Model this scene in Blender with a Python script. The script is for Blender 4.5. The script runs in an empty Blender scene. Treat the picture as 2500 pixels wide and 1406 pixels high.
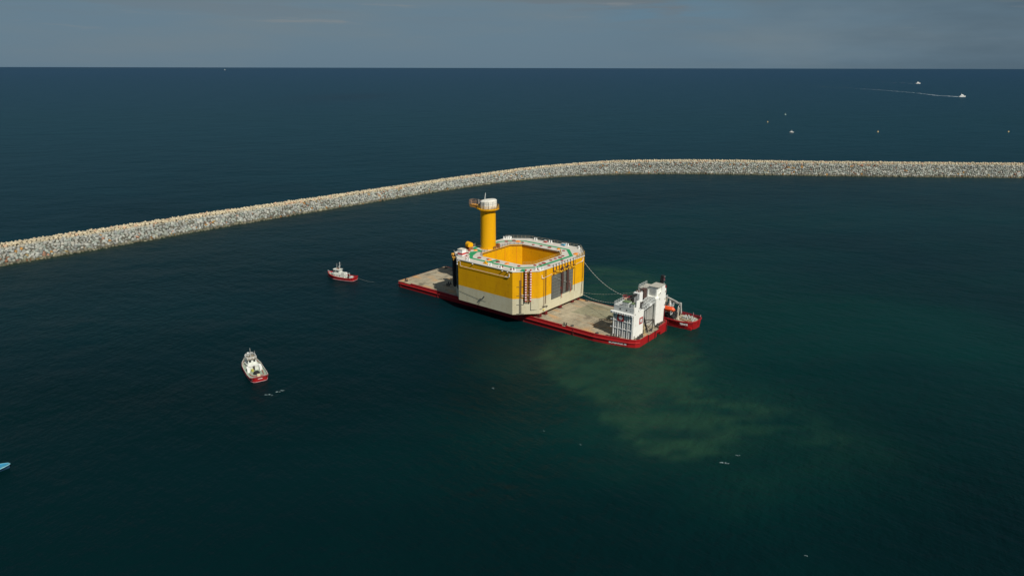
import bpy, math, random
import numpy as np
from mathutils import Vector, Matrix, noise
random.seed(7)
rng = np.random.default_rng(11)
S = bpy.context.scene
COL = S.collection
PI = math.pi
R = math.radians

# ------------------------------------------------------------------ helpers
def tag(o, label=None, cat=None, group=None, kind=None):
    if label: o['label'] = label
    if cat: o['category'] = cat
    if group: o['group'] = group
    if kind: o['kind'] = kind
    return o

def empty(name, loc, rz=0.0, label=None, cat=None, group=None):
    o = bpy.data.objects.new(name, None)
    COL.objects.link(o)
    o.location = loc
    o.rotation_euler = (0, 0, rz)
    o.empty_display_size = 1
    return tag(o, label, cat, group)

def mesh_obj(name, verts, faces, mat, parent=None, smooth=False, mats=None, idx=None):
    me = bpy.data.meshes.new(name)
    me.from_pydata(verts, [], faces)
    for m in (mats or [mat]):
        me.materials.append(m)
    if idx is not None:
        me.polygons.foreach_set('material_index', idx)
    if smooth:
        me.polygons.foreach_set('use_smooth', [True] * len(me.polygons))
    me.update()
    o = bpy.data.objects.new(name, me)
    COL.objects.link(o)
    if parent: o.parent = parent
    return o

class MB:
    def __init__(s):
        s.v = []; s.f = []
    def add(s, vs, fs):
        n = len(s.v)
        s.v += [tuple(p) for p in vs]
        s.f += [tuple(n + i for i in f) for f in fs]
        return s
    def box(s, x0, x1, y0, y1, z0, z1, rz=0.0, piv=None):
        vs = [(x, y, z) for z in (z0, z1) for y in (y0, y1) for x in (x0, x1)]
        if rz:
            c, d = math.cos(rz), math.sin(rz)
            px, py = piv or ((x0 + x1) / 2, (y0 + y1) / 2)
            vs = [(px + (x - px) * c - (y - py) * d, py + (x - px) * d + (y - py) * c, z) for x, y, z in vs]
        return s.add(vs, [(0, 2, 3, 1), (4, 5, 7, 6), (0, 1, 5, 4), (2, 6, 7, 3), (0, 4, 6, 2), (1, 3, 7, 5)])
    def beam(s, p0, p1, w, h=None):
        h = h or w
        p0, p1 = Vector(p0), Vector(p1)
        d = (p1 - p0).normalized()
        up = Vector((0, 0, 1)) if abs(d.z) < .95 else Vector((1, 0, 0))
        a = d.cross(up).normalized() * w / 2
        b = a.cross(d).normalized() * h / 2
        vs = [p + i * a + j * b for p in (p0, p1) for j in (-1, 1) for i in (-1, 1)]
        return s.add(vs, [(0, 2, 3, 1), (4, 5, 7, 6), (0, 1, 5, 4), (2, 6, 7, 3), (0, 4, 6, 2), (1, 3, 7, 5)])
    def cyl(s, p0, p1, r0, r1=None, n=12, cap=True):
        r1 = r0 if r1 is None else r1
        p0, p1 = Vector(p0), Vector(p1)
        d = (p1 - p0).normalized()
        up = Vector((0, 0, 1)) if abs(d.z) < .95 else Vector((1, 0, 0))
        a = d.cross(up).normalized(); b = a.cross(d).normalized()
        vs = []
        for p, r in ((p0, r0), (p1, r1)):
            for k in range(n):
                t = 2 * PI * k / n
                vs.append(p + a * r * math.cos(t) + b * r * math.sin(t))
        fs = [(k, n + k, n + (k + 1) % n, (k + 1) % n) for k in range(n)]
        if cap:
            fs += [tuple(range(n)), tuple(range(2 * n - 1, n - 1, -1))]
        return s.add(vs, fs)
    def tube(s, pts, r, n=6):
        for a, b in zip(pts[:-1], pts[1:]):
            s.cyl(a, b, r, n=n)
        return s
    def prism(s, poly, z0, z1, top=True, bottom=True):
        n = len(poly)
        vs = [(x, y, z0) for x, y in poly] + [(x, y, z1) for x, y in poly]
        fs = [(k, (k + 1) % n, n + (k + 1) % n, n + k) for k in range(n)]
        if bottom: fs.append(tuple(range(n - 1, -1, -1)))
        if top: fs.append(tuple(range(n, 2 * n)))
        return s.add(vs, fs)
    def sphere(s, c, r, n=10, m=6, sz=1.0):
        c = Vector(c); vs = [c + Vector((0, 0, r * sz))]
        for j in range(1, m):
            for k in range(n):
                t, p = PI * j / m, 2 * PI * k / n
                vs.append(c + Vector((r * math.sin(t) * math.cos(p), r * math.sin(t) * math.sin(p), r * sz * math.cos(t))))
        vs.append(c - Vector((0, 0, r * sz)))
        fs = [(0, 1 + k, 1 + (k + 1) % n) for k in range(n)]
        for j in range(m - 2):
            fs += [(1 + j * n + k, 1 + (j + 1) * n + k, 1 + (j + 1) * n + (k + 1) % n, 1 + j * n + (k + 1) % n) for k in range(n)]
        b = len(vs) - 1
        fs += [(b, 1 + (m - 2) * n + (k + 1) % n, 1 + (m - 2) * n + k) for k in range(n)]
        return s.add(vs, fs)
    def torus(s, c, R0, r, n=18, m=8, axis='z'):
        vs = []
        for i in range(n):
            a = 2 * PI * i / n
            for j in range(m):
                b = 2 * PI * j / m
                p = ((R0 + r * math.cos(b)) * math.cos(a), (R0 + r * math.cos(b)) * math.sin(a), r * math.sin(b))
                if axis == 'y': p = (p[0], p[2], p[1])
                if axis == 'x': p = (p[2], p[0], p[1])
                vs.append((c[0] + p[0], c[1] + p[1], c[2] + p[2]))
        fs = [(i * m + j, ((i + 1) % n) * m + j, ((i + 1) % n) * m + (j + 1) % m, i * m + (j + 1) % m) for i in range(n) for j in range(m)]
        return s.add(vs, fs)
    def rail(s, pts, h=1.1, step=2.0, r=.05, closed=False, rows=2):
        if closed: pts = pts + [pts[0]]
        for a, b in zip(pts[:-1], pts[1:]):
            a, b = Vector(a), Vector(b)
            n = max(1, round((b - a).length / step))
            for k in range(n + 1):
                p = a.lerp(b, k / n)
                s.beam(p, p + Vector((0, 0, h)), r * 2)
            for q in range(rows):
                z = Vector((0, 0, h * (q + 1) / rows))
                s.beam(a + z, b + z, r * 1.7)
        return s
    def build(s, name, mat, parent=None, smooth=False):
        return mesh_obj(name, s.v, s.f, mat, parent, smooth)

def dup(o, parent=None, top=True):
    c = o.copy(); COL.objects.link(c)
    if parent: c.parent = parent
    for ch in [x for x in o.children]:
        dup(ch, c, False)
    return c

# ------------------------------------------------------------------ materials
_m = {}
def mat(name, c1, rough=.55, c2=None, scale=.6, stretch=(1, 1, 1), lo=.45, hi=.7, spec=.4, bump=0, bscale=3, metal=0, c3=None, s3=.2, lo3=.6, hi3=.75, seam=None):
    if name in _m: return _m[name]
    m = bpy.data.materials.new(name); m.use_nodes = True; _m[name] = m
    nt = m.node_tree; N = nt.nodes; Lk = nt.links
    p = N['Principled BSDF']
    p.inputs['Roughness'].default_value = rough
    p.inputs['Metallic'].default_value = metal
    p.inputs['Specular IOR Level'].default_value = spec
    p.inputs['Base Color'].default_value = (*c1, 1)
    tc = N.new('ShaderNodeTexCoord')
    def layer(prev, col, sc, l, h, st):
        mp = N.new('ShaderNodeMapping'); mp.inputs['Scale'].default_value = st
        Lk.new(tc.outputs['Object'], mp.inputs['Vector'])
        nz = N.new('ShaderNodeTexNoise'); nz.inputs['Scale'].default_value = sc
        nz.inputs['Detail'].default_value = 5; nz.inputs['Roughness'].default_value = .62
        Lk.new(mp.outputs[0], nz.inputs['Vector'])
        mr = N.new('ShaderNodeMapRange'); mr.inputs['From Min'].default_value = l; mr.inputs['From Max'].default_value = h
        Lk.new(nz.outputs['Fac'], mr.inputs['Value'])
        mx = N.new('ShaderNodeMix'); mx.data_type = 'RGBA'
        Lk.new(mr.outputs[0], mx.inputs['Factor'])
        if prev is None: mx.inputs['A'].default_value = (*c1, 1)
        else: Lk.new(prev, mx.inputs['A'])
        mx.inputs['B'].default_value = (*col, 1)
        return mx.outputs['Result']
    out = None
    if c2: out = layer(None, c2, scale, lo, hi, stretch)
    if c3: out = layer(out, c3, s3, lo3, hi3, (1, 1, .35))
    if seam:
        sx = N.new('ShaderNodeSeparateXYZ'); Lk.new(tc.outputs['Object'], sx.inputs[0])
        ad = N.new('ShaderNodeMath'); ad.operation = 'ADD'; Lk.new(sx.outputs['X'], ad.inputs[0]); Lk.new(sx.outputs['Y'], ad.inputs[1])
        cb = N.new('ShaderNodeCombineXYZ'); Lk.new(ad.outputs[0], cb.inputs[0]); Lk.new(sx.outputs['Z'], cb.inputs[1])
        bk = N.new('ShaderNodeTexBrick'); bk.inputs['Scale'].default_value = 1; bk.inputs['Mortar Size'].default_value = .055; bk.inputs['Mortar Smooth'].default_value = .4
        bk.inputs['Brick Width'].default_value = seam[0]; bk.inputs['Row Height'].default_value = seam[1]
        bk.inputs['Color1'].default_value = (1, 1, 1, 1); bk.inputs['Color2'].default_value = (.975, .972, .97, 1); bk.inputs['Mortar'].default_value = (.86, .84, .82, 1)
        Lk.new(cb.outputs[0], bk.inputs['Vector'])
        ml = N.new('ShaderNodeMix'); ml.data_type = 'RGBA'; ml.blend_type = 'MULTIPLY'; ml.inputs['Factor'].default_value = 1
        Lk.new(out, ml.inputs['A']); Lk.new(bk.outputs['Color'], ml.inputs['B']); out = ml.outputs['Result']
    if out: Lk.new(out, p.inputs['Base Color'])
    if bump:
        nz = N.new('ShaderNodeTexNoise'); nz.inputs['Scale'].default_value = bscale; nz.inputs['Detail'].default_value = 4
        Lk.new(tc.outputs['Object'], nz.inputs['Vector'])
        b = N.new('ShaderNodeBump'); b.inputs['Strength'].default_value = 1; b.inputs['Distance'].default_value = bump
        Lk.new(nz.outputs['Fac'], b.inputs['Height']); Lk.new(b.outputs[0], p.inputs['Normal'])
    return m

def attr_mat(name, attr='col', rough=.8, spec=.3, bump=0, bscale=2, var=None):
    m = bpy.data.materials.new(name); m.use_nodes = True; _m[name] = m
    nt = m.node_tree; N = nt.nodes; Lk = nt.links; p = N['Principled BSDF']
    p.inputs['Roughness'].default_value = rough; p.inputs['Specular IOR Level'].default_value = spec
    a = N.new('ShaderNodeAttribute'); a.attribute_name = attr
    src = a.outputs['Color']
    tc = N.new('ShaderNodeTexCoord')
    if var:
        nz = N.new('ShaderNodeTexNoise'); nz.inputs['Scale'].default_value = var[0]; nz.inputs['Detail'].default_value = 5
        Lk.new(tc.outputs['Object'], nz.inputs['Vector'])
        mr = N.new('ShaderNodeMapRange'); mr.inputs['From Min'].default_value = .3; mr.inputs['From Max'].default_value = .7
        mr.inputs['To Min'].default_value = var[1]; mr.inputs['To Max'].default_value = var[2]
        Lk.new(nz.outputs['Fac'], mr.inputs['Value'])
        vm = N.new('ShaderNodeVectorMath'); vm.operation = 'SCALE'
        Lk.new(src, vm.inputs[0]); Lk.new(mr.outputs[0], vm.inputs['Scale']); src = vm.outputs[0]
    Lk.new(src, p.inputs['Base Color'])
    if bump:
        nz = N.new('ShaderNodeTexNoise'); nz.inputs['Scale'].default_value = bscale; nz.inputs['Detail'].default_value = 4
        Lk.new(tc.outputs['Object'], nz.inputs['Vector'])
        b = N.new('ShaderNodeBump'); b.inputs['Distance'].default_value = bump
        Lk.new(nz.outputs['Fac'], b.inputs['Height']); Lk.new(b.outputs[0], p.inputs['Normal'])
    return m

def set_col(o, cols, attr='col'):
    a = o.data.attributes.new(attr, 'FLOAT_COLOR', 'POINT')
    c = np.ones((len(cols), 4), np.float32); c[:, :3] = cols
    a.data.foreach_set('color', c.ravel())

YEL = mat('yellow_paint', (.74, .370, .003), .5, (.66, .31, .004), .25, (1, 1, .3), .45, .75, spec=.2, c3=(.56, .25, .008), s3=.9, lo3=.58, hi3=.76, seam=(6.2, 2.9))
YELC = mat('column_paint', (.74, .37, .003), .42, (.66, .32, .004), .2, (1, 1, .3), .45, .75, spec=.25)
CREAM = mat('lower_hull_paint', (.58, .545, .385), .6, (.52, .47, .31), .3, (1, 1, .4), .45, .72, c3=(.42, .35, .23), s3=.8, lo3=.58, hi3=.76, seam=(6.2, 2.9))
DECKW = mat('deck_coating', (.53, .50, .44), .8, (.44, .41, .35), .5, (1, 1, 1), .45, .7, c3=(.42, .33, .24), s3=.9, lo3=.66, hi3=.8)
GREEN = mat('walkway_paint', (.01, .27, .10), .7, (.02, .2, .08), .8)
RED = mat('red_paint', (.35, .010, .012), .45, (.27, .010, .014), .35, (1, 1, .5), .45, .7, c3=(.17, .05, .035), s3=1.0, lo3=.58, hi3=.75, seam=(7.5, 2.2))
REDD = mat('dark_red_paint', (.16, .012, .014), .6, (.09, .02, .015), .7)
HATCH = mat('hatch_paint', (.25, .02, .02), .6, (.15, .02, .02), 1)
ORANGE = mat('orange_paint', (.72, .25, .02), .6, (.6, .2, .02), 1)
BOATORANGE = mat('boat_orange', (.75, .09, .015), .5, (.6, .08, .015), 1.5)
WHITE = mat('white_paint', (.83, .83, .77), .5, (.74, .73, .66), .5, (1, 1, .25), .5, .75, c3=(.46, .36, .25), s3=1.0, lo3=.60, hi3=.78, seam=(3.2, 2.4))
WHITE2 = mat('clean_white_paint', (.78, .78, .75), .45, (.7, .7, .66), .8)
TWHITE = mat('tug_white_paint', (.62, .64, .58), .5, (.5, .52, .46), 1.1)
GREY = mat('grey_steel', (.33, .34, .33), .6, (.24, .25, .24), .8)
LGREY = mat('light_grey_paint', (.5, .52, .5), .6, (.42, .44, .42), .8)
DGREY = mat('dark_steel', (.05, .05, .05), .6, (.09, .06, .04), 1.2)
BLACK = mat('black_rubber', (.012, .012, .013), .8, (.02, .02, .02), 2)
BROWN = mat('brown_steel', (.14, .05, .03), .7, (.08, .035, .02), 1.5)
RUST = mat('rusty_steel', (.28, .12, .05), .85, (.16, .07, .04), 1.5)
TUGDECK = mat('tug_deck_green', (.24, .30, .24), .85, (.3, .3, .26), .8, c3=(.33, .2, .14), s3=1.1, lo3=.6, hi3=.78)
WOOD = mat('deck_timber', (.34, .30, .21), .85, (.24, .2, .14), .6, (.3, 3, 1), .4, .7, c3=(.4, .22, .1), s3=.8, lo3=.6, hi3=.75)
GLASS = mat('dark_glass', (.015, .02, .022), .12, spec=.6)
ROPE = mat('rope_fibre', (.42, .44, .40), .8, (.36, .38, .36), 2)
PANEL = mat('grey_rubber_panel', (.13, .135, .12), .8, (.09, .095, .085), .5, (1, 1, .15), .4, .7)
FOAM = mat('sea_foam', (.20, .27, .28), .9, (.01, .04, .05), 2.5)
WAKE = mat('wake_foam_water', (.5, .56, .6), .9, (.06, .11, .15), .05)
BLUE = mat('blue_boat_paint', (.03, .24, .42), .5, (.05, .28, .38), 1.5)
PALEBLUE = mat('pale_blue_rim', (.18, .42, .5), .6, (.12, .35, .45), 2)
GREENP = mat('green_roof_paint', (.10, .16, .07), .8, (.16, .2, .1), 1)
PINK = mat('boot_stripe_paint', (.5, .3, .32), .6, (.36, .18, .2), 1.4)
BUOYY = mat('buoy_yellow', (.7, .52, .26), .5)

# ------------------------------------------------------------------ camera
HC = 95.0
cam = bpy.data.cameras.new('camera'); co = bpy.data.objects.new('camera', cam); COL.objects.link(co)
cam.sensor_width = 36; cam.lens = 1665 / 2500 * 36; cam.clip_start = 1; cam.clip_end = 600000
pitch = math.atan((703 - 166.5) / 1665)
co.matrix_world = Matrix.Translation((0, 0, HC)) @ Matrix.Rotation(PI / 2 - pitch, 4, 'X') @ Matrix.Rotation(math.atan(.002), 4, 'Z')
S.camera = co

# ------------------------------------------------------------------ light
AZ = R(-56.0); EL = R(45)
sv = Vector((math.cos(AZ) * math.cos(EL), math.sin(AZ) * math.cos(EL), math.sin(EL)))
sl = bpy.data.lights.new('sun', 'SUN'); sl.energy = 4.8; sl.angle = R(.5); sl.color = (1, .95, .86)
so = bpy.data.objects.new('sun', sl); COL.objects.link(so); so.rotation_euler = sv.to_track_quat('Z', 'Y').to_euler()
so.location = (0, 0, 300)
w = bpy.data.worlds.new('World'); S.world = w; w.use_nodes = True
nt = w.node_tree; N = nt.nodes; Lk = nt.links; N.clear()
out = N.new('ShaderNodeOutputWorld'); bg = N.new('ShaderNodeBackground'); Lk.new(bg.outputs[0], out.inputs[0])
SKYS = .06
bg.inputs['Strength'].default_value = SKYS
sky = N.new('ShaderNodeTexSky'); sky.sky_type = 'NISHITA'; sky.sun_disc = False
sky.sun_elevation = EL; sky.sun_rotation = PI / 2 - AZ
sky.altitude = 100; sky.air_density = 1; sky.dust_density = 1; sky.ozone_density = 2
tc = N.new('ShaderNodeTexCoord')
def wnoise(scale, st, det=6, rough=.55, loc=(0, 0, 0)):
    mp = N.new('ShaderNodeMapping'); mp.inputs['Scale'].default_value = st; mp.inputs['Location'].default_value = loc
    Lk.new(tc.outputs['Generated'], mp.inputs['Vector'])
    nz = N.new('ShaderNodeTexNoise'); nz.inputs['Scale'].default_value = scale; nz.inputs['Detail'].default_value = det
    nz.inputs['Roughness'].default_value = rough; Lk.new(mp.outputs[0], nz.inputs['Vector'])
    return nz.outputs['Fac']
def wrange(src, a, b, c=0, d=1):
    mr = N.new('ShaderNodeMapRange'); mr.inputs['From Min'].default_value = a; mr.inputs['From Max'].default_value = b
    mr.inputs['To Min'].default_value = c; mr.inputs['To Max'].default_value = d
    mr.interpolation_type = 'SMOOTHSTEP'
    Lk.new(src, mr.inputs['Value']); return mr.outputs[0]
def wmul(a, b):
    m = N.new('ShaderNodeMath'); m.operation = 'MULTIPLY'; Lk.new(a, m.inputs[0]); Lk.new(b, m.inputs[1]); return m.outputs[0]
def wmix(fac, a, b):
    mx = N.new('ShaderNodeMix'); mx.data_type = 'RGBA'
    if isinstance(fac, float): mx.inputs['Factor'].default_value = fac
    else: Lk.new(fac, mx.inputs['Factor'])
    for s_, k in ((a, 'A'), (b, 'B')):
        if isinstance(s_, tuple): mx.inputs[k].default_value = (*s_, 1)
        else: Lk.new(s_, mx.inputs[k])
    return mx.outputs['Result']
k = 1 / SKYS
def C(r, g, b): return (r * k, g * k, b * k)
sep = N.new('ShaderNodeSeparateXYZ'); Lk.new(tc.outputs['Generated'], sep.inputs[0])
base = wmix(.93, sky.outputs[0], C(.120, .194, .258))
# thin high cloud, then a darker bank to the right, with lighter broken edges
veil = wrange(wnoise(2.2, (1, 1, 7)), .40, .68, 0, .75)
s1 = wmix(veil, base, C(.160, .212, .245))
side = wrange(sep.outputs['X'], .02, .60)
s2 = wmix(wmul(side, wrange(wnoise(1.3, (1, 1, 5), loc=(3, 1, 0)), .30, .52)), s1, C(.086, .134, .175))
hi = wrange(sep.outputs['Z'], .042, .085)
bank = wmul(wrange(wnoise(3.4, (1, 1, 13), 8, .6, (1.7, .4, .2)), .47, .60), hi)
s3 = wmix(wmul(bank, wrange(sep.outputs['X'], -.25, .25, .35, .8)), s2, C(.150, .180, .205))
gapx = wmul(wrange(sep.outputs['X'], .08, .17), wrange(sep.outputs['X'], .34, .24))
gap = wmul(wmul(wmul(gapx, wrange(sep.outputs['Z'], 0, .0001, 0, .55)), wrange(sep.outputs['Z'], .035, .07)), wrange(wnoise(5.0, (1, 1, 12), 7, .6, (.9, .2, 1.3)), .56, .42))
s3 = wmix(gap, s3, C(.112, .215, .300))
edge = wmul(wrange(wnoise(4.2, (1, 1, 16), 8, .62, (.3, 2.4, .6)), .60, .70), wrange(sep.outputs['Z'], .02, .07))
s4 = wmix(wmul(edge, wrange(sep.outputs['X'], -.6, .3, .7, .5)), s3, C(.22, .24, .25))
u1 = wrange(sep.outputs['Z'], .11, .24)
s5 = wmix(u1, s4, C(.062, .150, .250))  # unseen upper sky tinted bluer to colour the water's reflections
u2 = wrange(sep.outputs['Z'], .42, .75)
s6 = wmix(u2, s5, C(.150, .165, .180))
Lk.new(s6, bg.inputs['Color'])

# ------------------------------------------------------------------ breakwater line (waterline of the inner slope)
WL = [(-300, 275), (-281, 300), (-257.3, 329.4), (-248, 340), (-237.2, 350.5), (-227, 363), (-216.2, 376), (-204.4, 390), (-192, 405.5), (-178, 421), (-163.4, 438),
      (-147.2, 455), (-129.8, 473.4), (-80, 527), (-18, 588), (37.6, 625), (97.3, 643), (155, 647), (212, 644), (285.5, 636.5), (359.5, 631.5), (468.8, 626), (560, 621), (640, 618)]
def catmull(P, step):
    P = [np.array(p, float) for p in P]; outp = []
    for i in range(1, len(P) - 2):
        a, b, c, d = P[i - 1:i + 3]
        n = max(2, int(np.linalg.norm(c - b) / step))
        for j in range(n):
            t = j / n
            outp.append(.5 * ((2 * b) + (-a + c) * t + (2 * a - 5 * b + 4 * c - d) * t * t + (-a + 3 * b - 3 * c + d) * t ** 3))
    return np.array(outp)
# smooth the measured points so that the line bends gently
pl = catmull(WL, 2.0)
kern = np.ones(31) / 31
pl2 = np.stack([np.convolve(np.pad(pl[:, i], 15, mode='reflect', reflect_type='odd'), kern, 'valid') for i in (0, 1)], 1)
tan = np.gradient(pl2, axis=0); tan /= np.linalg.norm(tan, axis=1)[:, None]
nor = np.stack([-tan[:, 1], tan[:, 0]], 1)      # points away from the harbour (to the far side)
sarc = np.concatenate([[0], np.cumsum(np.linalg.norm(np.diff(pl2, axis=0), axis=1))])

# the mound is lower on its left arm than on the right one
KX = [-300, -240, -190, -160, -80, -18, 50, 100, 160, 600]; KV = [.70, .70, .65, .60, .56, .60, .80, .97, 1.03, 1.05]
def kof(x): return np.interp(x, KX, KV)
# ------------------------------------------------------------------ water
def axis_vals(lo, hi, step, far_lo, far_hi):
    a = list(np.arange(lo, hi + .1, step))
    d = step; x = hi
    while x < far_hi:
        d *= 1.25; x += d; a.append(x)
    d = step; x = lo
    while x > far_lo:
        d *= 1.25; x -= d; a.insert(0, x)
    return np.array(a)
gx = axis_vals(-340, 560, 2.6, -250000, 250000)
gy = axis_vals(70, 700, 2.6, -60000, 420000)
X, Y = np.meshgrid(gx, gy)
nx, ny = len(gx), len(gy)
V = np.stack([X.ravel(), Y.ravel(), np.zeros(nx * ny)], 1)
i0 = (np.arange(ny - 1)[:, None] * nx + np.arange(nx - 1)[None]).ravel()
F = np.stack([i0, i0 + 1, i0 + nx + 1, i0 + nx], 1)
me = bpy.data.meshes.new('water')
me.vertices.add(len(V)); me.vertices.foreach_set('co', V.astype(np.float32).ravel())
me.loops.add(F.size); me.loops.foreach_set('vertex_index', F.astype(np.int32).ravel())
me.polygons.add(len(F)); me.polygons.foreach_set('loop_start', np.arange(0, F.size, 4, dtype=np.int32)); me.polygons.foreach_set('loop_total', np.full(len(F), 4, np.int32))
me.update(); me.validate()
water = bpy.data.objects.new('water', me); COL.objects.link(water); tag(water, 'deep blue green sea with small ripples', None, None, 'structure')
Xf, Yf = V[:, 0], V[:, 1]
near = (Xf > -345) & (Xf < 565) & (Yf > 66) & (Yf < 705)
idx = np.where(near)[0]
w1 = np.zeros((len(idx), 3)); w2 = np.zeros(len(idx)); w3 = np.zeros(len(idx))
for q, i in enumerate(idx):
    x, y = V[i, 0], V[i, 1]
    w1[q] = noise.noise_vector((x * .02, y * .03, 1.0))
    w2[q] = noise.fractal((x * .045, y * .06, 5.0), .9, 2.1, 5)
    w3[q] = noise.fractal((x * .006, y * .010, 9.0), .9, 2.1, 4)
xs = Xf[idx] + w1[:, 0] * 17 + w2 * 7; ys = Yf[idx] + w1[:, 1] * 17 + w2 * 7
PA = [(8, 214), (11, 201), (19, 190), (27, 183), (27, 174), (29, 165), (33, 158), (41, 153), (49, 151), (58, 154), (64, 161), (72, 162), (80, 160), (90, 163), (88, 170), (81, 177), (74, 186), (66, 195), (63, 214), (66, 232), (58, 240), (45, 238), (34, 236), (22, 236), (13, 232)]
PB = [(37, 332), (51, 327), (67, 315), (73, 297), (63, 282), (43, 270), (32, 274)]
def sdist(P_, x, y):
    P_ = np.array(P_, float); d = np.full(len(x), 1e9); ins = np.zeros(len(x), bool)
    for i in range(len(P_)):
        ax, ay = P_[i]; bx, by = P_[(i + 1) % len(P_)]
        ex, ey = bx - ax, by - ay; t = np.clip(((x - ax) * ex + (y - ay) * ey) / (ex * ex + ey * ey), 0, 1)
        d = np.minimum(d, np.hypot(x - ax - t * ex, y - ay - t * ey))
        c_ = ((ay > y) != (by > y)) & (x < ex * (y - ay) / (ey if abs(ey) > 1e-9 else 1e-9) + ax); ins ^= c_
    return np.where(ins, d, -d)
sm = lambda t: np.clip(t, 0, 1) ** 2 * (3 - 2 * np.clip(t, 0, 1))
w4 = np.array([noise.fractal((V[i, 0] * .09 + 2 * w2[q], V[i, 1] * .13, 2.0), .8, 2.2, 5) for q, i in enumerate(idx)])
wx, wy = Xf[idx] + w1[:, 0] * 7 + w2 * 4, Yf[idx] + w1[:, 1] * 7 + w4 * 4
dA = sdist(PA, wx, wy); dB = sdist(PB, wx, wy)
soft = 5 + 12 * np.clip((Xf[idx] - 35) / 40, 0, 1)          # the left front is sharper than the trailing side
pf = sm((dA + soft * .7) / soft / 1.25) * (.86 + .62 * w4 + .30 * w2 - .26 * np.clip((Xf[idx] - 48) / 30, 0, 1) - .22 * np.clip((195 - Yf[idx]) / 25, 0, 1))
pf = np.maximum(pf, sm((dB + 5) / 12) * (.55 + .4 * w4))
pf = np.maximum(pf, .16 * sm((dA + 26) / 26) * (1 + w2))
pf = np.clip(pf * (1 + .35 * w4), 0, 1)
# submerged toe of the breakwater
cd = np.full(len(idx), 1e9)
for j in range(0, len(pl2), 4):
    d = np.hypot(Xf[idx] - pl2[j, 0], Yf[idx] - pl2[j, 1]); cd = np.minimum(cd, d)
toe = np.clip(1 - (cd + w2 * 2.5) / 9, 0, 1) ** 1.3
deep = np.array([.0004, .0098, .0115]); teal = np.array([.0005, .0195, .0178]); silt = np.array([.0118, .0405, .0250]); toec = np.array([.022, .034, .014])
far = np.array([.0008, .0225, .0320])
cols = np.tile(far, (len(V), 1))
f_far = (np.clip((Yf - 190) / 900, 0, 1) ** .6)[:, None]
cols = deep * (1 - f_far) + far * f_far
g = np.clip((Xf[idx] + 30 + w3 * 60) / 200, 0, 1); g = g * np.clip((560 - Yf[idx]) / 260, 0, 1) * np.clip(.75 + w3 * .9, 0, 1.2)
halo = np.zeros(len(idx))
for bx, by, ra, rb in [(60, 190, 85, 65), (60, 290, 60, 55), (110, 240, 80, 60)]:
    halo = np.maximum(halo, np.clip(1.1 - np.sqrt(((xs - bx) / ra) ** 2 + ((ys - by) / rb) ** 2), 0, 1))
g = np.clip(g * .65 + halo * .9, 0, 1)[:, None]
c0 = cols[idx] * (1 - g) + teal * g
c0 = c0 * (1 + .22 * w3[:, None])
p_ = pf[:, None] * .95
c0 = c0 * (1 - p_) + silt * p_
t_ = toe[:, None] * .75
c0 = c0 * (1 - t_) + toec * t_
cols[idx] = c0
blu = np.array([.0016, .0215, .0470]); t = (np.clip((Yf - 1500) / 9000, 0, 1) ** .5)[:, None]; cols = cols * (1 - t) + blu * t  # bluer towards the horizon: reflected sky light put into the base colour
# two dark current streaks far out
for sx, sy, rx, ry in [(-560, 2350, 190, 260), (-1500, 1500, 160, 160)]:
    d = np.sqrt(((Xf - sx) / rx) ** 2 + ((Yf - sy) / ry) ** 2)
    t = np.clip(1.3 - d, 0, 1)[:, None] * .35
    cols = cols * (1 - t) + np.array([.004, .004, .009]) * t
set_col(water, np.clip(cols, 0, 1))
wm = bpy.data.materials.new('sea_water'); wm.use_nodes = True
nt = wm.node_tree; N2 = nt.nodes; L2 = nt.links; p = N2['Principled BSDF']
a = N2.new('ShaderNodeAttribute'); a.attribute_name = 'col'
tc2 = N2.new('ShaderNodeTexCoord')
def n2(scale, st, rot, det, rough=.6):
    m0 = N2.new('ShaderNodeMapping'); m0.inputs['Rotation'].default_value = (0, 0, -rot); L2.new(tc2.outputs['Object'], m0.inputs['Vector'])
    mp = N2.new('ShaderNodeMapping'); mp.inputs['Scale'].default_value = st; L2.new(m0.outputs[0], mp.inputs['Vector'])
    nz = N2.new('ShaderNodeTexNoise'); nz.inputs['Scale'].default_value = scale; nz.inputs['Detail'].default_value = det; nz.inputs['Roughness'].default_value = rough
    L2.new(mp.outputs[0], nz.inputs['Vector']); return nz.outputs['Fac']
h1 = n2(.30, (.38, 1, 1), R(-42), 5, .6)
h1b = n2(.42, (.42, 1, 1), R(62), 4, .6)
h2 = n2(.9, (.6, 1, 1), R(-58), 4, .6)
h3 = n2(.035, (.6, 1, 1), R(20), 3, .5)
def madd(a_, b_, k_):
    m = N2.new('ShaderNodeMath'); m.operation = 'MULTIPLY_ADD'; L2.new(a_, m.inputs[0]); m.inputs[1].default_value = k_; L2.new(b_, m.inputs[2]); return m.outputs[0]
hh = madd(h1b, h1, .5); hh = madd(h2, hh, .25); h4 = n2(.11, (.5, 1, 1), R(-20), 3, .55); hh = madd(h4, hh, 1.1); hh = madd(h3, hh, 2.6)
bp = N2.new('ShaderNodeBump'); bp.inputs['Strength'].default_value = 1.0; bp.inputs['Distance'].default_value = 1.1
L2.new(hh, bp.inputs['Height'])
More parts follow.
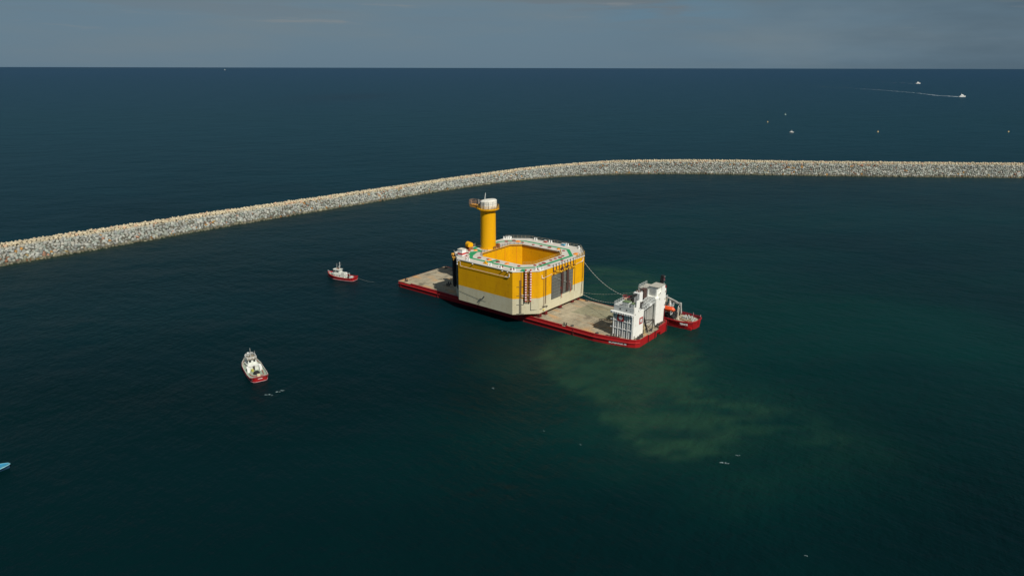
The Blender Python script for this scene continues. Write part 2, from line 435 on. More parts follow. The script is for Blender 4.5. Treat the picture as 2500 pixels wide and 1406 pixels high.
# calmer and rougher lanes
pr = n2(.012, (1, 1.6, 1), R(15), 4, .55)
mr = N2.new('ShaderNodeMapRange'); mr.inputs['From Min'].default_value = .35; mr.inputs['From Max'].default_value = .65; mr.inputs['To Min'].default_value = .55; mr.inputs['To Max'].default_value = 1.05
L2.new(pr, mr.inputs['Value']); L2.new(mr.outputs[0], bp.inputs['Strength'])
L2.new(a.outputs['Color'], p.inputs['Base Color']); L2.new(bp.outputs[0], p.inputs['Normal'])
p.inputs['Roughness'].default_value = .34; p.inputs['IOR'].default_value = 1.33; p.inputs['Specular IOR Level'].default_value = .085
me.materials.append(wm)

# ------------------------------------------------------------------ breakwater
bwk = empty('breakwater', (0, 0, 0), 0, 'long curved rubble mound breakwater of grey rock topped with pale concrete blocks', 'breakwater')
def ico(sub):
    t = (1 + 5 ** .5) / 2
    v = [(-1, t, 0), (1, t, 0), (-1, -t, 0), (1, -t, 0), (0, -1, t), (0, 1, t), (0, -1, -t), (0, 1, -t), (t, 0, -1), (t, 0, 1), (-t, 0, -1), (-t, 0, 1)]
    f = [(0, 11, 5), (0, 5, 1), (0, 1, 7), (0, 7, 10), (0, 10, 11), (1, 5, 9), (5, 11, 4), (11, 10, 2), (10, 7, 6), (7, 1, 8), (3, 9, 4), (3, 4, 2), (3, 2, 6), (3, 6, 8), (3, 8, 9), (4, 9, 5), (2, 4, 11), (6, 2, 10), (8, 6, 7), (9, 8, 1)]
    v = [np.array(p) / np.linalg.norm(p) for p in v]
    for _ in range(sub):
        mid = {}; nf = []
        def m(a, b):
            k_ = (min(a, b), max(a, b))
            if k_ not in mid:
                p_ = v[a] + v[b]; v.append(p_ / np.linalg.norm(p_)); mid[k_] = len(v) - 1
            return mid[k_]
        for a, b, c in f:
            x, y, z = m(a, b), m(b, c), m(c, a); nf += [(a, x, z), (b, y, x), (c, z, y), (x, y, z)]
        f = nf
    return np.array(v), np.array(f)
# blocky boulder shapes: clamp the sphere against random planes
def boulder(sub):
    v, f = ico(sub); v = v.copy()
    for _ in range(9):
        nrm = rng.normal(size=3); nrm /= np.linalg.norm(nrm); d = rng.uniform(.55, .85)
        t = v @ nrm; over = np.clip(t - d, 0, None); v -= over[:, None] * nrm
    return v, f
protosH = [boulder(2) for _ in range(8)]; protosL = [boulder(1) for _ in range(8)]
# concrete armour unit: cube core with stub legs
def unit():
    b = MB(); b.box(-.55, .55, -.55, .55, -.55, .55)
    for ax in range(3):
        for sg in (-1, 1):
            lo = [-.3] * 3; hi_ = [.3] * 3
            if sg > 0: lo[ax], hi_[ax] = .5, 1.0
            else: lo[ax], hi_[ax] = -1.0, -.5
            b.box(lo[0], hi_[0], lo[1], hi_[1], lo[2], hi_[2])
    tri = []
    for q in b.f: tri += [(q[0], q[1], q[2]), (q[0], q[2], q[3])]
    return np.array(b.v), np.array(tri)
U = unit()
def rotm():
    q = rng.normal(size=4); q /= np.linalg.norm(q); a, b, c, d = q
    return np.array([[1 - 2 * (c * c + d * d), 2 * (b * c - a * d), 2 * (b * d + a * c)], [2 * (b * c + a * d), 1 - 2 * (b * b + d * d), 2 * (c * d - a * b)], [2 * (b * d - a * c), 2 * (c * d + a * b), 1 - 2 * (b * b + c * c)]])
ROCKM = attr_mat('armour_stone', rough=.9, spec=.2, bump=.08, bscale=2.5, var=(1.1, .72, 1.15))
CONCM = attr_mat('crest_concrete', rough=.9, spec=.2, bump=.04, bscale=3, var=(1.4, .85, 1.1))
def big_mesh(name, items, m, parent):
    vv, ff, cc = [], [], []; n = 0
    for v, f, c in items:
        vv.append(v); ff.append(f + n); cc.append(np.tile(c, (len(v), 1))); n += len(v)
    vv = np.concatenate(vv).astype(np.float32); ff = np.concatenate(ff).astype(np.int32); cc = np.concatenate(cc)
    me = bpy.data.meshes.new(name)
    me.vertices.add(len(vv)); me.vertices.foreach_set('co', vv.ravel())
    me.loops.add(ff.size); me.loops.foreach_set('vertex_index', ff.ravel())
    me.polygons.add(len(ff)); me.polygons.foreach_set('loop_start', np.arange(0, ff.size, 3, dtype=np.int32)); me.polygons.foreach_set('loop_total', np.full(len(ff), 3, np.int32))
    me.update(); me.validate(); me.materials.append(m)
    o = bpy.data.objects.new(name, me); COL.objects.link(o); o.parent = parent
    set_col(o, cc); return o
# core: cross-section (offset from waterline, height)
prof = [(-9, -6.2), (0, -.6), (13.2, 8.1), (18.0, 8.4), (21.5, 8.2), (26, 6.0), (42, -4)]
vs = []; fs = []
for i in range(len(pl2)):
    k_ = kof(pl2[i, 0])
    for o_, z in prof: vs.append((pl2[i, 0] + nor[i, 0] * o_ * k_, pl2[i, 1] + nor[i, 1] * o_ * k_, z * k_))
m_ = len(prof)
for i in range(len(pl2) - 1):
    for j in range(m_ - 1): fs.append((i * m_ + j, (i + 1) * m_ + j, (i + 1) * m_ + j + 1, i * m_ + j + 1))
mesh_obj('core', vs, fs, mat('rubble_core', (.09, .085, .065), .95, (.05, .05, .04), .5, bump=.3, bscale=.8), bwk)
def at_s(s, o_):
    x = np.interp(s, sarc, pl2[:, 0]); y = np.interp(s, sarc, pl2[:, 1])
    a_ = np.interp(s, sarc, nor[:, 0]); b_ = np.interp(s, sarc, nor[:, 1])
    return x + a_ * o_, y + b_ * o_, a_, b_
palette = [np.array(c) for c in [(.35, .38, .33), (.41, .43, .38), (.30, .34, .30), (.45, .46, .41), (.38, .385, .35), (.34, .36, .34), (.45, .44, .38)]]
odd = [np.array(c) for c in [(.46, .25, .08), (.30, .15, .09), (.40, .30, .14), (.24, .16, .12), (.42, .24, .16)]]
rocks = []; Ltot = sarc[-1]
s = 0.0
def rock_at(s_, o_, size):
    kk = kof(np.interp(s_, sarc, pl2[:, 0])); x, y, a_, b_ = at_s(s_, o_ * kk)
    if o_ < 13.2: z = -.6 + (o_) * (8.7 / 13.2)
    elif o_ < 26: z = 8.2
    else: z = 8.2 - (o_ - 26) * .62
    dist = math.hypot(x, y)
    v, f = (protosH if dist < 430 else protosL)[rng.integers(8)]
    sc = size * np.array([rng.uniform(.8, 1.25), rng.uniform(.7, 1.1), rng.uniform(.5, .85)])
    vv = (v * sc) @ rotm().T
    z = z * kk + .15 + rng.normal() * .16
    patch = noise.noise((s_ * .03, o_ * .12, 2.0))
    c = palette[rng.integers(len(palette))] * rng.uniform(.55, .98)
    if rng.random() < (.025 + .26 * max(0, patch - .2) * 2): c = odd[rng.integers(len(odd))] * rng.uniform(.55, .9)
    if o_ > 14.5: c = c * .5 + np.array([.36, .32, .23]) * .5
    wet = 1.0
    if z < .75: wet = .36 + .3 * rng.random()
    c = c * wet * (np.array([1, .92, .72]) if wet < 1 else 1)
    return (dist, vv + np.array([x, y, z]), f, c)
step = 1.7
o_ = -1.2
row = 0
while o_ < 17.5:
    s = rng.uniform(0, step)
    while s < Ltot:
        if rng.random() < 1.4 * kof(np.interp(s, sarc, pl2[:, 0])): rocks.append(rock_at(s, o_ + rng.normal() * .4, rng.uniform(.72, 1.32) * (1.3 if rng.random() < .1 else 1)))
        s += step * rng.uniform(.78, 1.25)
    o_ += 1.4; row += 1
o_ = 27.0
while o_ < 40:
    s = 0
    while s < Ltot:
        rocks.append(rock_at(s, o_, rng.uniform(1.5, 2.0))); s += 3.1
    o_ += 2.8
rocks.sort(key=lambda r: r[0])
# only the hundred largest in the picture are separate parts, the rest one mass
vis = [r for r in rocks if -.77 < r[1][:, 0].mean() / r[1][:, 1].mean() < .77]
singles = [r for r in vis if True][:100]
ids = set(id(r) for r in singles)
for r in singles:
    big_mesh('armour_rock', [r[1:]], ROCKM, bwk)
tag(big_mesh('armour_rocks', [r[1:] for r in rocks if id(r) not in ids], ROCKM, bwk), kind='stuff')
units = []
for row, (oo, zz) in enumerate([(19.4, 9.0), (21.0, 9.65), (23.0, 9.3), (25.2, 8.4)]):
    s = rng.uniform(0, 2)
    while s < Ltot:
        kk = kof(np.interp(s, sarc, pl2[:, 0])); x, y, a_, b_ = at_s(s, 18.2 * kk + (oo - 18.2) * (.5 + .5 * kk) + rng.normal() * .25)
        sz = rng.uniform(1.0, 1.22)
        v = (U[0] * sz) @ rotm().T + np.array([x, y, zz - 8.2 + 8.2 * kk + .1 + rng.normal() * .16])
        c = np.array([.52, .455, .32]) * rng.uniform(.78, 1.12)
        if rng.random() < .12: c = np.array([.5, .36, .24]) * rng.uniform(.8, 1.1)
        units.append((math.hypot(x, y), v, U[1], c, row, x / y))
        s += 2.1 * rng.uniform(.85, 1.15)
units.sort(key=lambda r: r[0])
sing = [u for u in units if u[4] in (0, 1) and -.77 < u[5] < .77][:100]
ids = set(id(u) for u in sing)
for u in sing: big_mesh('crest_block', [u[1:4]], CONCM, bwk)
tag(big_mesh('crest_blocks', [u[1:4] for u in units if id(u) not in ids], CONCM, bwk), kind='stuff')

# ================================================================== barge (local frame: u towards the bow, v towards the far side)
YAW = R(-38.5); BO = Vector((4.929, 271.598, 0))
def bw(u, v, z=0):
    return Vector((BO.x + u * math.cos(YAW) - v * math.sin(YAW), BO.y + u * math.sin(YAW) + v * math.cos(YAW), z))
DZ = 2.6
barge = empty('barge', bw(0, 0, 0), YAW, 'long red flat deck submersible barge with a white casing tower on its right end', 'barge')
outl = [(-60.4, -15.2), (-59.8, -15.7), (44.3, -15.7), (49.5, -14.85), (57.2, -12.95), (59.3, -11.9), (60.4, -10.4), (60.4, 10.4), (59.3, 12.2), (56, 13.6), (50, 14.9), (44.3, 15.7), (-59.8, 15.7), (-60.4, 15.2)]
# hull side walls; the bow plate has a notch towards the far side
hb = MB()
def wall(a, b, z0, z1): hb.add([(a[0], a[1], z0), (b[0], b[1], z0), (b[0], b[1], z1), (a[0], a[1], z1)], [(0, 1, 2, 3)])
for i in range(len(outl)):
    a_, b_ = outl[i], outl[(i + 1) % len(outl)]
    if i == 6: continue
    wall(a_, b_, -2.5, DZ)
bx = 60.4
for v0, v1, z0 in [(-10.4, -4.2, -2.5), (-4.2, 1.0, -2.5), (1.0, 2.6, -2.5), (2.6, 5.6, 1.35), (5.6, 10.4, -2.5)]:
    wall((bx, v0), (bx, v1), z0, DZ)
# notch recess
hb.box(56.5, 60.39, 2.55, 2.6, -2.5, 1.35); hb.box(56.5, 60.39, 5.6, 5.65, -2.5, 1.35); hb.box(56.45, 56.5, 2.6, 5.6, -2.5, 1.35); hb.box(56.5, 60.38, 2.6, 5.6, 1.35, 1.4)
hb.add([(x, y, -2.5) for x, y in outl], [tuple(range(len(outl)))])
hb.build('hull', RED, barge)
# guard belts and vertical fenders
b = MB()
for a_, c_ in zip(outl[1:6], outl[2:7]):
    b.beam((a_[0], a_[1] - .1, 1.75), (c_[0], c_[1] - .1, 1.75), .45, .34)
b.build('rub_rail', mat('rail_red', (.44, .028, .028), .4, (.36, .03, .03), .8), barge)
for q in [(u0 - .2, u0 + .2, -15.95, -15.6, -.2, 2.55) for u0 in (-58.5, -35, -12, 9.8, 12, 35.4)] + [(60.3, 60.75, v0, v0 + .35, -.5, 2.9) for v0 in (-4.4, .8, 9.9)]:
    b = MB(); b.box(*q); b.build('fender_bar', REDD, barge)
# coaming along the deck edge with its gap
b = MB()
edge = [(-56, -15.55), (29.6, -15.55)]
b.box(-52, 9.0, -15.7, -15.35, DZ, DZ + .42); b.box(9.0, 30.2, -15.7, -15.35, DZ, DZ + .42)
b.build('coaming', RED, barge); b = MB(); b.box(32.0, 44.3, -15.7, -15.35, DZ, DZ + .42)
for a_, c_ in zip(outl[2:6], outl[3:7]): b.beam((a_[0], a_[1] + .16, DZ + .2), (c_[0], c_[1] + .16, DZ + .2), .3, .4)
b.build('coaming', RED, barge); b = MB(); b.box(60.15, 60.4, -10.4, -4.2, DZ, DZ + .25); b.box(60.05, 60.4, 4.4, 10.4, DZ, DZ + 1.0)
b.beam((60.3, 10.4, DZ + .5), (59.3, 12.2, DZ + .5), .3, 1.0); b.beam((59.3, 12.2, DZ + .5), (56, 13.6, DZ + .5), .3, 1.0)
b.build('coaming', RED, barge)
# deck, painted per vertex with wear that stays on the plates
du = np.arange(-60.3, 60.31, .45); dv = np.arange(-15.5, 15.51, .45)
def halfw(u, far):
    pts = outl[1:7] if not far else outl[7:13][::-1]
    return np.interp(u, [p_[0] for p_ in pts], [abs(p_[1]) for p_ in pts])
vs = []; cs = []
for u in du:
    lo, hi_ = -halfw(u, False) + .12, halfw(u, True) - .12
    for v in dv:
        vv = lo + (v + 15.5) / 31.0 * (hi_ - lo); vs.append((u, vv, DZ + .01))
        n1 = noise.fractal((u * .35, vv * .09, 0), .8, 2, 5); n2_ = noise.fractal((u * .06, vv * .1, 4), .8, 2, 4); n3 = noise.fractal((u * .5, vv * .5, 8), .8, 2, 4)
        c = np.array([.31, .27, .19]) * (1 + .20 * n1 + .22 * n2_ + .16 * n3)
        r_ = max(0, noise.fractal((u * .09, vv * .25, 12), .8, 2, 5) - .22 + .45 * max(0, (vv - 11.5) / 4) + (.12 if u < -30 else 0))
        c = c + (np.array([.46, .27, .12]) - c) * min(1, r_ * 1.5)
        d_ = max(0, noise.fractal((u * .2, vv * .2, 22), .8, 2, 5) - .35); c = c * (1 - min(.45, d_ * 1.2))
        # repainted grey green patch
        pu = min(u - 24.5 + .6 * n3, 48.5 - u, vv - (-1.2 + .12 * (u - 25)) + .5 * n3, 13.2 + 1.0 * n1 - vv)
        t = min(1, max(0, pu / .5)); c = c + (np.array([.205, .20, .13]) * (1 + .25 * n2_ + .2 * n3) - c) * t * .85
        # plate seams
        if abs((vv + 15.5) % 7.75) < .35: c = c * .82
        if abs((u + 60) % 15.1) < .4: c = c * .86
        cs.append(np.clip(c, .01, 1))
nu, nv = len(du), len(dv)
fs = [(i * nv + j, (i + 1) * nv + j, (i + 1) * nv + j + 1, i * nv + j + 1) for i in range(nu - 1) for j in range(nv - 1)]
d_ = mesh_obj('deck', vs, fs, attr_mat('deck_plate', rough=.85, spec=.25, bump=.02, bscale=3, var=(2.2, .8, 1.15)), barge)
set_col(d_, np.array(cs))
# bollards (double posts on a base plate) and open roller fairleads
def bitts(u, v, rz=0, name='bollard'):
    b = MB(); c, s_ = math.cos(rz), math.sin(rz)
    b.box(u - .9, u + .9, v - .35, v + .35, DZ + .01, DZ + .16, rz)
    for k_ in (-.5, .5):
        b.cyl((u + k_ * c, v + k_ * s_, DZ + .1), (u + k_ * c, v + k_ * s_, DZ + 1.0), .26, n=10)
        b.cyl((u + k_ * c, v + k_ * s_, DZ + 1.0), (u + k_ * c, v + k_ * s_, DZ + 1.08), .34, n=10)
    return b.build(name, DGREY, barge)
for u, v, rz in [(31.1, -14.7, 0), (52.6, -12.9, .2), (50.6, -13.1, .2), (59.2, -9.2, 1.5), (58.9, 9.2, 1.5), (-37.5, -6.6, .4), (-38.6, -4.4, .4), (-57, -13.5, 0), (-57.5, 13, 1.5), (57.6, -10.9, .9)]:
    bitts(u, v, rz)
for u, v in [(44.8, -14.1), (33.6, -13.6), (49.0, -14.0), (-40, 14.2), (22, 14.6)]:
    b = MB(); b.torus((u, v, DZ + .25), .5, .16, 14, 6); b.build('deck_ring', DGREY, barge)
# name on the port bow
def text_mesh(name, body, size, m, parent, mw, extrude=.01, bold=0.0):
    cu = bpy.data.curves.new(name, 'FONT'); cu.body = body; cu.size = size; cu.extrude = extrude; cu.offset = bold
    cu.align_x = 'CENTER'; cu.align_y = 'CENTER'
    to = bpy.data.objects.new(name + '_tmp', cu); COL.objects.link(to)
    dg = bpy.context.evaluated_depsgraph_get(); me = bpy.data.meshes.new_from_object(to.evaluated_get(dg)); me.name = name
    bpy.data.objects.remove(to)
    me.materials.clear(); me.materials.append(m)
    o = bpy.data.objects.new(name, me); COL.objects.link(o); o.parent = parent; o.matrix_local = mw; return o
ang = math.atan2(outl[4][1] - outl[3][1], outl[4][0] - outl[3][0])
mid = Vector(((outl[3][0] + outl[4][0]) / 2, (outl[3][1] + outl[4][1]) / 2, .95)) + Vector((math.sin(ang), -math.cos(ang), 0)) * .05
text_mesh('name_lettering', 'BOABARGE 36', 1.02, WHITE2, barge, Matrix.Translation(mid) @ Matrix.Rotation(ang, 4, 'Z') @ Matrix.Rotation(PI / 2, 4, 'X'), bold=.02)

# ---- casing tower across the bow end
def emblem(parent, mw, size=2.5):
    e = MB(); h = size / 2; e.box(-h, h, -h, h, 0, .06); o = e.build('emblem_plate', mat('emblem_red', (.33, .02, .02), .6), parent); o.matrix_local = mw
    e = MB(); e.cyl((0, 0, .062), (0, 0, .10), h * .62, n=28); d = e.build('emblem_disc', WHITE2, o)
    e = MB(); e.torus((0, 0, .11), h * .46, .05, 24, 5)
    e.beam((-.5, .12, .12), (.5, .12, .12), .1, .04); e.beam((-.4, -.2, .12), (.4, -.2, .12), .1, .04); e.build('emblem_ring', GREY, o)
Mport = lambda u, v, z: Matrix.Translation((u, v, z)) @ Matrix.Rotation(PI / 2, 4, 'X')
Mbow = lambda u, v, z: Matrix.Translation((u, v, z)) @ Matrix.Rotation(PI / 2, 4, 'Z') @ Matrix.Rotation(PI / 2, 4, 'X')
pt = empty('casing_tower', (0, 0, 0)); pt.parent = barge
b = MB()
b.box(50.0, 57.6, -11.0, -4.2, DZ, 12.0)
b.box(57.6, 58.0, -11.5, -4.2, DZ, 12.2)      # bow plate
b.box(57.6, 58.0, -11.5, -9.9, 12.2, 14.4)
b.box(57.6, 58.0, -9.9, -7.5, 12.2, 16.6)
b.build('wall', WHITE, pt)
b = MB()   # side bulwark round the roof
b.box(49.9, 57.6, -11.45, -11.2, 12.0, 14.3); b.box(49.7, 49.95, -11.45, -4.2, 12.0, 14.3)
b.box(49.9, 57.6, -11.2, -4.2, 12.0, 12.12)
b.build('bulwark', LGREY, pt)
b = MB()   # vertical stiffening ribs and stringers of the port face
for k_ in range(9):
    u = 50.1 + k_ * .91
    b.box(u - .07, u + .07, -11.75, -11.0, DZ, 11.9); b.box(u - .22, u + .22, -11.83, -11.75, DZ, 11.9)
for z in (5.7, 8.6): b.box(49.2, 57.9, -11.98, -11.83, z, z + .28); b.box(48.9, 50.0, -11.98, -11.2, z, z + .28)
for k_ in range(5): b.box(50.0 + k_ * 1.9, 50.18 + k_ * 1.9, -12.02, -11.84, DZ, 12)
b.build('rib', WHITE2, pt)
b = MB(); b.box(49.4, 58.0, -12.5, -11.45, 11.95, 12.1)
for k_ in range(9): b.box(49.7 + k_ * .95, 50.25 + k_ * .95, -12.55, -11.5, 11.45, 11.94)
b.box(48.8, 49.6, -12.3, -11.2, 11.3, 12.0)
b.build('ledge', WHITE2, pt)
for u in (52.3, 54.9, 56.7):
    b = MB(); b.cyl((u, -11.44, 13.1), (u, -11.50, 13.1), .30, n=12); b.build('porthole', BLACK if u < 56 else GREY, pt)
for v, z in [(-10.7, 11.9), (-8.0, 13.6), (-8.2, 12.6)]:
    b = MB(); b.box(57.99, 58.04, v - .16, v + .16, z - .28, z + .28); b.build('vent', DGREY, pt)
emblem(pt, Mport(53.0, -12.0, 10.0)); emblem(pt, Mbow(58.01, -6.0, 8.4), 2.5)
st = empty('casing_tower', (0, 0, 0)); st.parent = barge
b = MB()
b.box(50.4, 57.4, 5.4, 12.6, DZ, 14.0)
b.box(57.4, 58.0, 5.2, 11.9, DZ, 13.6)
b.box(57.4, 58.0, 7.7, 11.9, 13.6, 15.2); b.box(57.4, 58.0, 9.4, 11.9, 15.2, 17.6)
b.box(54.2, 57.4, 6.4, 11.7, 14.0, 17.6)
b.box(57.0, 57.8, 11.9, 13.3, DZ, 15.8); b.box(55.8, 56.9, 12.6, 13.7, DZ, 14.6)
b.build('wall', WHITE, st)
b = MB(); b.box(50.2, 54.2, 5.4, 12.0, 14.0, 16.4); b.build('upper_house', LGREY, st)
b = MB(); b.box(54.0, 58.1, 6.2, 12.0, 17.6, 17.75); b.box(50.1, 54.2, 5.3, 12.1, 16.4, 16.5); b.build('roof', mat('roof_grey', (.40, .38, .32), .8, (.3, .29, .25), .8), st)
b = MB()
for z, v in [(15.2, 8.2), (12.9, 8.0), (14.6, 12.7), (11.6, 12.8), (9.3, 12.8)]:
    b.box(57.79 if v > 12 else 57.99, 57.86 if v > 12 else 58.05, v - .18, v + .18, z - .35, z + .35)
b.build('vent', DGREY, st)
b = MB(); b.cyl((50.2, 6.6, 15.3), (50.12, 6.6, 15.3), .35, n=10); b.cyl((51.5, 5.40, 15.3), (51.5, 5.34, 15.3), .35, n=12); b.build('porthole', BLACK, st)
b = MB()
for k_ in range(6): b.box(54.6 + k_ * .45, 54.72 + k_ * .45, 6.30, 6.40, 14.2, 17.4)
b.build('grille', GREY, st)
b = MB(); b.box(57.95, 58.1, 12.5, 12.8, 3.0, 8.0); b.build('draught_board', REDD, st)
# recessed wall between the towers with tanks and pipes
b = MB(); b.box(51.6, 52.4, -4.2, 5.4, DZ, 11.6)
for k_ in range(9): b.box(52.4, 52.62, -3.9 + k_ * 1.1, -3.72 + k_ * 1.1, DZ, 11.6)
b.build('recess_wall', mat('panel_cream', (.50, .47, .36), .7, (.4, .37, .28), .8, (1, 1, .3)), barge)
b = MB(); b.cyl((54.4, -.3, DZ), (54.4, -.3, 9.2), .95, n=16); b.sphere((54.4, -.3, 9.2), .95, sz=.5); b.build('vertical_tank', WHITE, barge, True)
b = MB(); b.cyl((54.2, 3.4, DZ), (54.2, 3.4, 10.4), .5, n=12); b.cyl((55.2, 2.2, DZ), (55.2, 2.2, 9.4), .3, n=10); b.cyl((55.0, 4.2, DZ), (55.0, 4.2, 11.4), .18, n=8); b.build('vertical_pipe', GREY, barge)
# gangway bridge with cross braces between the towers
b = MB()
b.box(54.6, 57.4, -4.2, 5.4, 11.6, 11.75); b.box(52.4, 54.6, -4.2, 5.4, 11.55, 11.7)
b.build('bridge_floor', mat('grating_dark', (.10, .10, .095), .8, (.16, .15, .14), 1.2), barge); b = MB()
for u in (54.7, 57.4):
    b.beam((u, -4.3, 11.2), (u, 5.6, 12.4), .28)
    b.beam((u, -4.3, 12.9), (u, 5.6, 13.9), .2)
    for k_ in range(6):
        v0 = -4.2 + k_ * 1.65; b.beam((u, v0, 11.3 + k_ * .2), (u, v0 + 1.65, 13.1 + k_ * .18), .12); b.beam((u, v0, 11.3 + k_ * .2), (u, v0, 13.0 + k_ * .18), .12)
b.build('bridge', LGREY, barge)
b = MB(); b.box(56.8, 57.8, -5.2, -3.9, 10.9, 12.1); b.cyl((57.8, -4.5, 11.5), (57.9, -4.5, 11.5), .4, n=10); b.build('winch_box', RUST, barge)
# roof rails
b = MB()
b.rail([(49.9, -11.3, 14.3), (55.2, -11.3, 14.3)], 1.1, 1.3, .045); b.rail([(49.8, -11.3, 14.3), (49.8, -4.3, 14.3)], 1.1, 1.4, .045)
b.rail([(50.3, 5.5, 16.5), (54.1, 5.5, 16.5), (54.1, 5.6, 16.5)], 1.1, 1.0, .045); b.rail([(50.3, 5.5, 16.5), (50.3, 12, 16.5)], 1.1, 1.3, .045)
b.rail([(57.3, -4, 13.1), (57.3, 5.3, 14.0)], .9, 1.3, .04)
b.build('roof_railing', LGREY, barge)
# bow hoist: black lattice A-frame
b = MB()
b.beam((56.2, -2.9, DZ), (57.4, -3.3, 9.6), .55, .7); b.beam((58.6, -1.4, DZ), (57.4, -3.3, 9.6), .45)
b.beam((58.9, 4.0, DZ), (58.6, 3.2, 6.3), .22); b.beam((58.9, 1.6, DZ), (58.6, 3.2, 6.3), .22)
b.beam((57.6, -2.6, 7.4), (58.6, 3.2, 6.3), .26); b.beam((57.6, -2.2, 5.9), (58.6, 3.2, 6.3), .2); b.beam((58.2, -1.2, 3.6), (58.6, 3.0, 6.0), .16)
b.box(55.8, 57.0, -3.4, -2.2, 8.4, 9.4)
b.build('hoist_frame', DGREY, barge)
b = MB(); b.cyl((55.6, -3.6, DZ), (56.8, -2.9, 7.2), .3, n=10); b.cyl((58.4, -3.2, DZ), (57.8, -3.4, 6.2), .22, n=8); b.build('hoist_ram', mat('faded_yellow', (.45, .36, .18), .6, (.3, .24, .12), 1), barge)
for u, v in [(59.3, -7.2), (58.9, -6.4), (59.4, -9.9), (58.7, 6.9), (59.2, 8.1), (59.0, .4), (58.8, 5.4)]:
    b = MB(); b.box(u - .4, u + .4, v - .35, v + .35, DZ, DZ + .8 + .3 * rng.random(), rng.random())
    b.cyl((u, v, DZ), (u + .2, v + .3, DZ + 1.3), .14, n=7); b.build('mooring_fitting', DGREY, barge)
b = MB(); b.cyl((58.9, 10.9, DZ), (58.9, 7.2, DZ), .9, n=12); b.build('anchor_roller', BROWN, barge)

# ---- things standing on the tower roofs
def top(name, u, v, z, label, cat, group=None, rz=0.0):
    return empty(name, bw(u, v, z), YAW + rz, label, cat, group)
def container(u, v, z, L_, W_, H_, m, label, group=None, roof=None, rz=0.0):
    t = top('container', u, v, z, label, 'container', group, rz)
    b = MB(); b.box(-L_ / 2, L_ / 2, -W_ / 2, W_ / 2, 0, H_)
    n = int(L_ / .45)
    for k_ in range(n): x = -L_ / 2 + .2 + k_ * (L_ - .4) / max(1, n - 1); b.box(x - .06, x + .06, -W_ / 2 - .05, -W_ / 2, .2, H_ - .2)
    b.build('wall', m, t)
    b = MB(); b.box(-L_ / 2 - .06, L_ / 2 + .06, -W_ / 2 - .08, W_ / 2 + .06, H_, H_ + .12); b.build('roof', roof or m, t)
    b = MB(); b.box(L_ / 2 - 1.3, L_ / 2 - .5, -W_ / 2 - .1, -W_ / 2 - .05, .1, H_ - .3); b.build('door', LGREY, t)
    return t
container(53.9, -9.6, 12.12, 2.6, 2.2, 3.6, LGREY, 'light grey container with green roof on the near tower top', None, GREENP)
container(56.5, -9.4, 12.12, 1.4, 1.9, 3.3, LGREY, 'narrow grey cabinet beside the green roofed container', None, GREENP)
container(53.4, 3.6, 13.8, 1.6, 2.4, 3.2, mat('dark_brown_box', (.06, .035, .03), .7, (.1, .05, .04), 1), 'dark brown container next to the white exhaust casing')
t = top('exhaust_casing', 53.0, .2, 11.7, 'white boxy exhaust casing standing between the two towers', 'funnel')
b = MB(); b.box(-1.3, 1.3, -1.2, 1.2, 0, 4.8); b.build('casing', WHITE2, t)
b = MB()
for x in (-.6, .1, .7): b.cyl((x, 0, 4.8), (x, 0, 5.6), .18, n=8)
b.build('exhaust_pipe', BROWN, t)
b = MB(); b.box(-.1, .25, -1.26, -1.2, .4, 4.4); b.box(.7, .85, -1.26, -1.2, .4, 4.4); b.build('louvre', GREY, t)
t = top('deck_crane', 51.4, -3.3, 12.1, 'black folded knuckle boom crane on the tower roof', 'crane')
b = MB(); b.cyl((0, 0, 0), (0, 0, 2.3), .5, .4, n=10); b.build('pedestal', DGREY, t)
b = MB(); b.beam((0, 0, 2.2), (1.8, 2.6, 4.0), .5, .55); b.beam((1.8, 2.6, 4.0), (-1.6, -1.4, 3.4), .36, .4); b.beam((-1.6, -1.4, 3.4), (-2.0, -1.9, 2.0), .2); b.build('boom', BLACK, t)
b = MB(); b.box(-.6, .5, -.9, .1, 1.5, 2.7); b.build('cab', DGREY, t)
for (u, v, z, h_, lb) in [(51.2, -1.4, 11.7, 2.6, 'black generator casing at the rear of the gap between the towers'), (52.0, 5.0, 11.7, 2.2, 'black pump casing against the far tower')]:
    t = top('machine_casing', u, v, z, lb, 'machine')
    b = MB(); b.box(-1.0, 1.0, -.9, .9, .2, h_); b.build('casing', BLACK, t)
    b = MB(); b.cyl((-.4, 0, h_), (-.4, 0, h_ + .9), .22, n=8); b.cyl((.4, .3, h_), (.4, .3, h_ + .6), .16, n=8); b.build('stack', DGREY, t)
    b = MB(); b.box(-1.1, 1.1, -1.0, 1.0, 0, .2); b.build('base', GREY, t)
t = top('drum_winch', 55.0, -2.0, 11.75, 'dark round winch drum on the walkway between the towers', 'winch')
b = MB(); b.cyl((-.9, 0, 1.2), (.9, 0, 1.2), .85, n=16); b.cyl((-1.0, 0, 1.2), (-.9, 0, 1.2), 1.15, n=16); b.cyl((.9, 0, 1.2), (1.0, 0, 1.2), 1.15, n=16); b.build('drum', DGREY, t)
b = MB(); b.box(-1.2, 1.2, -.9, .9, 0, .3); b.box(-1.2, -1.0, -.5, .5, .3, 1.3); b.box(1.0, 1.2, -.5, .5, .3, 1.3); b.build('frame', GREY, t)
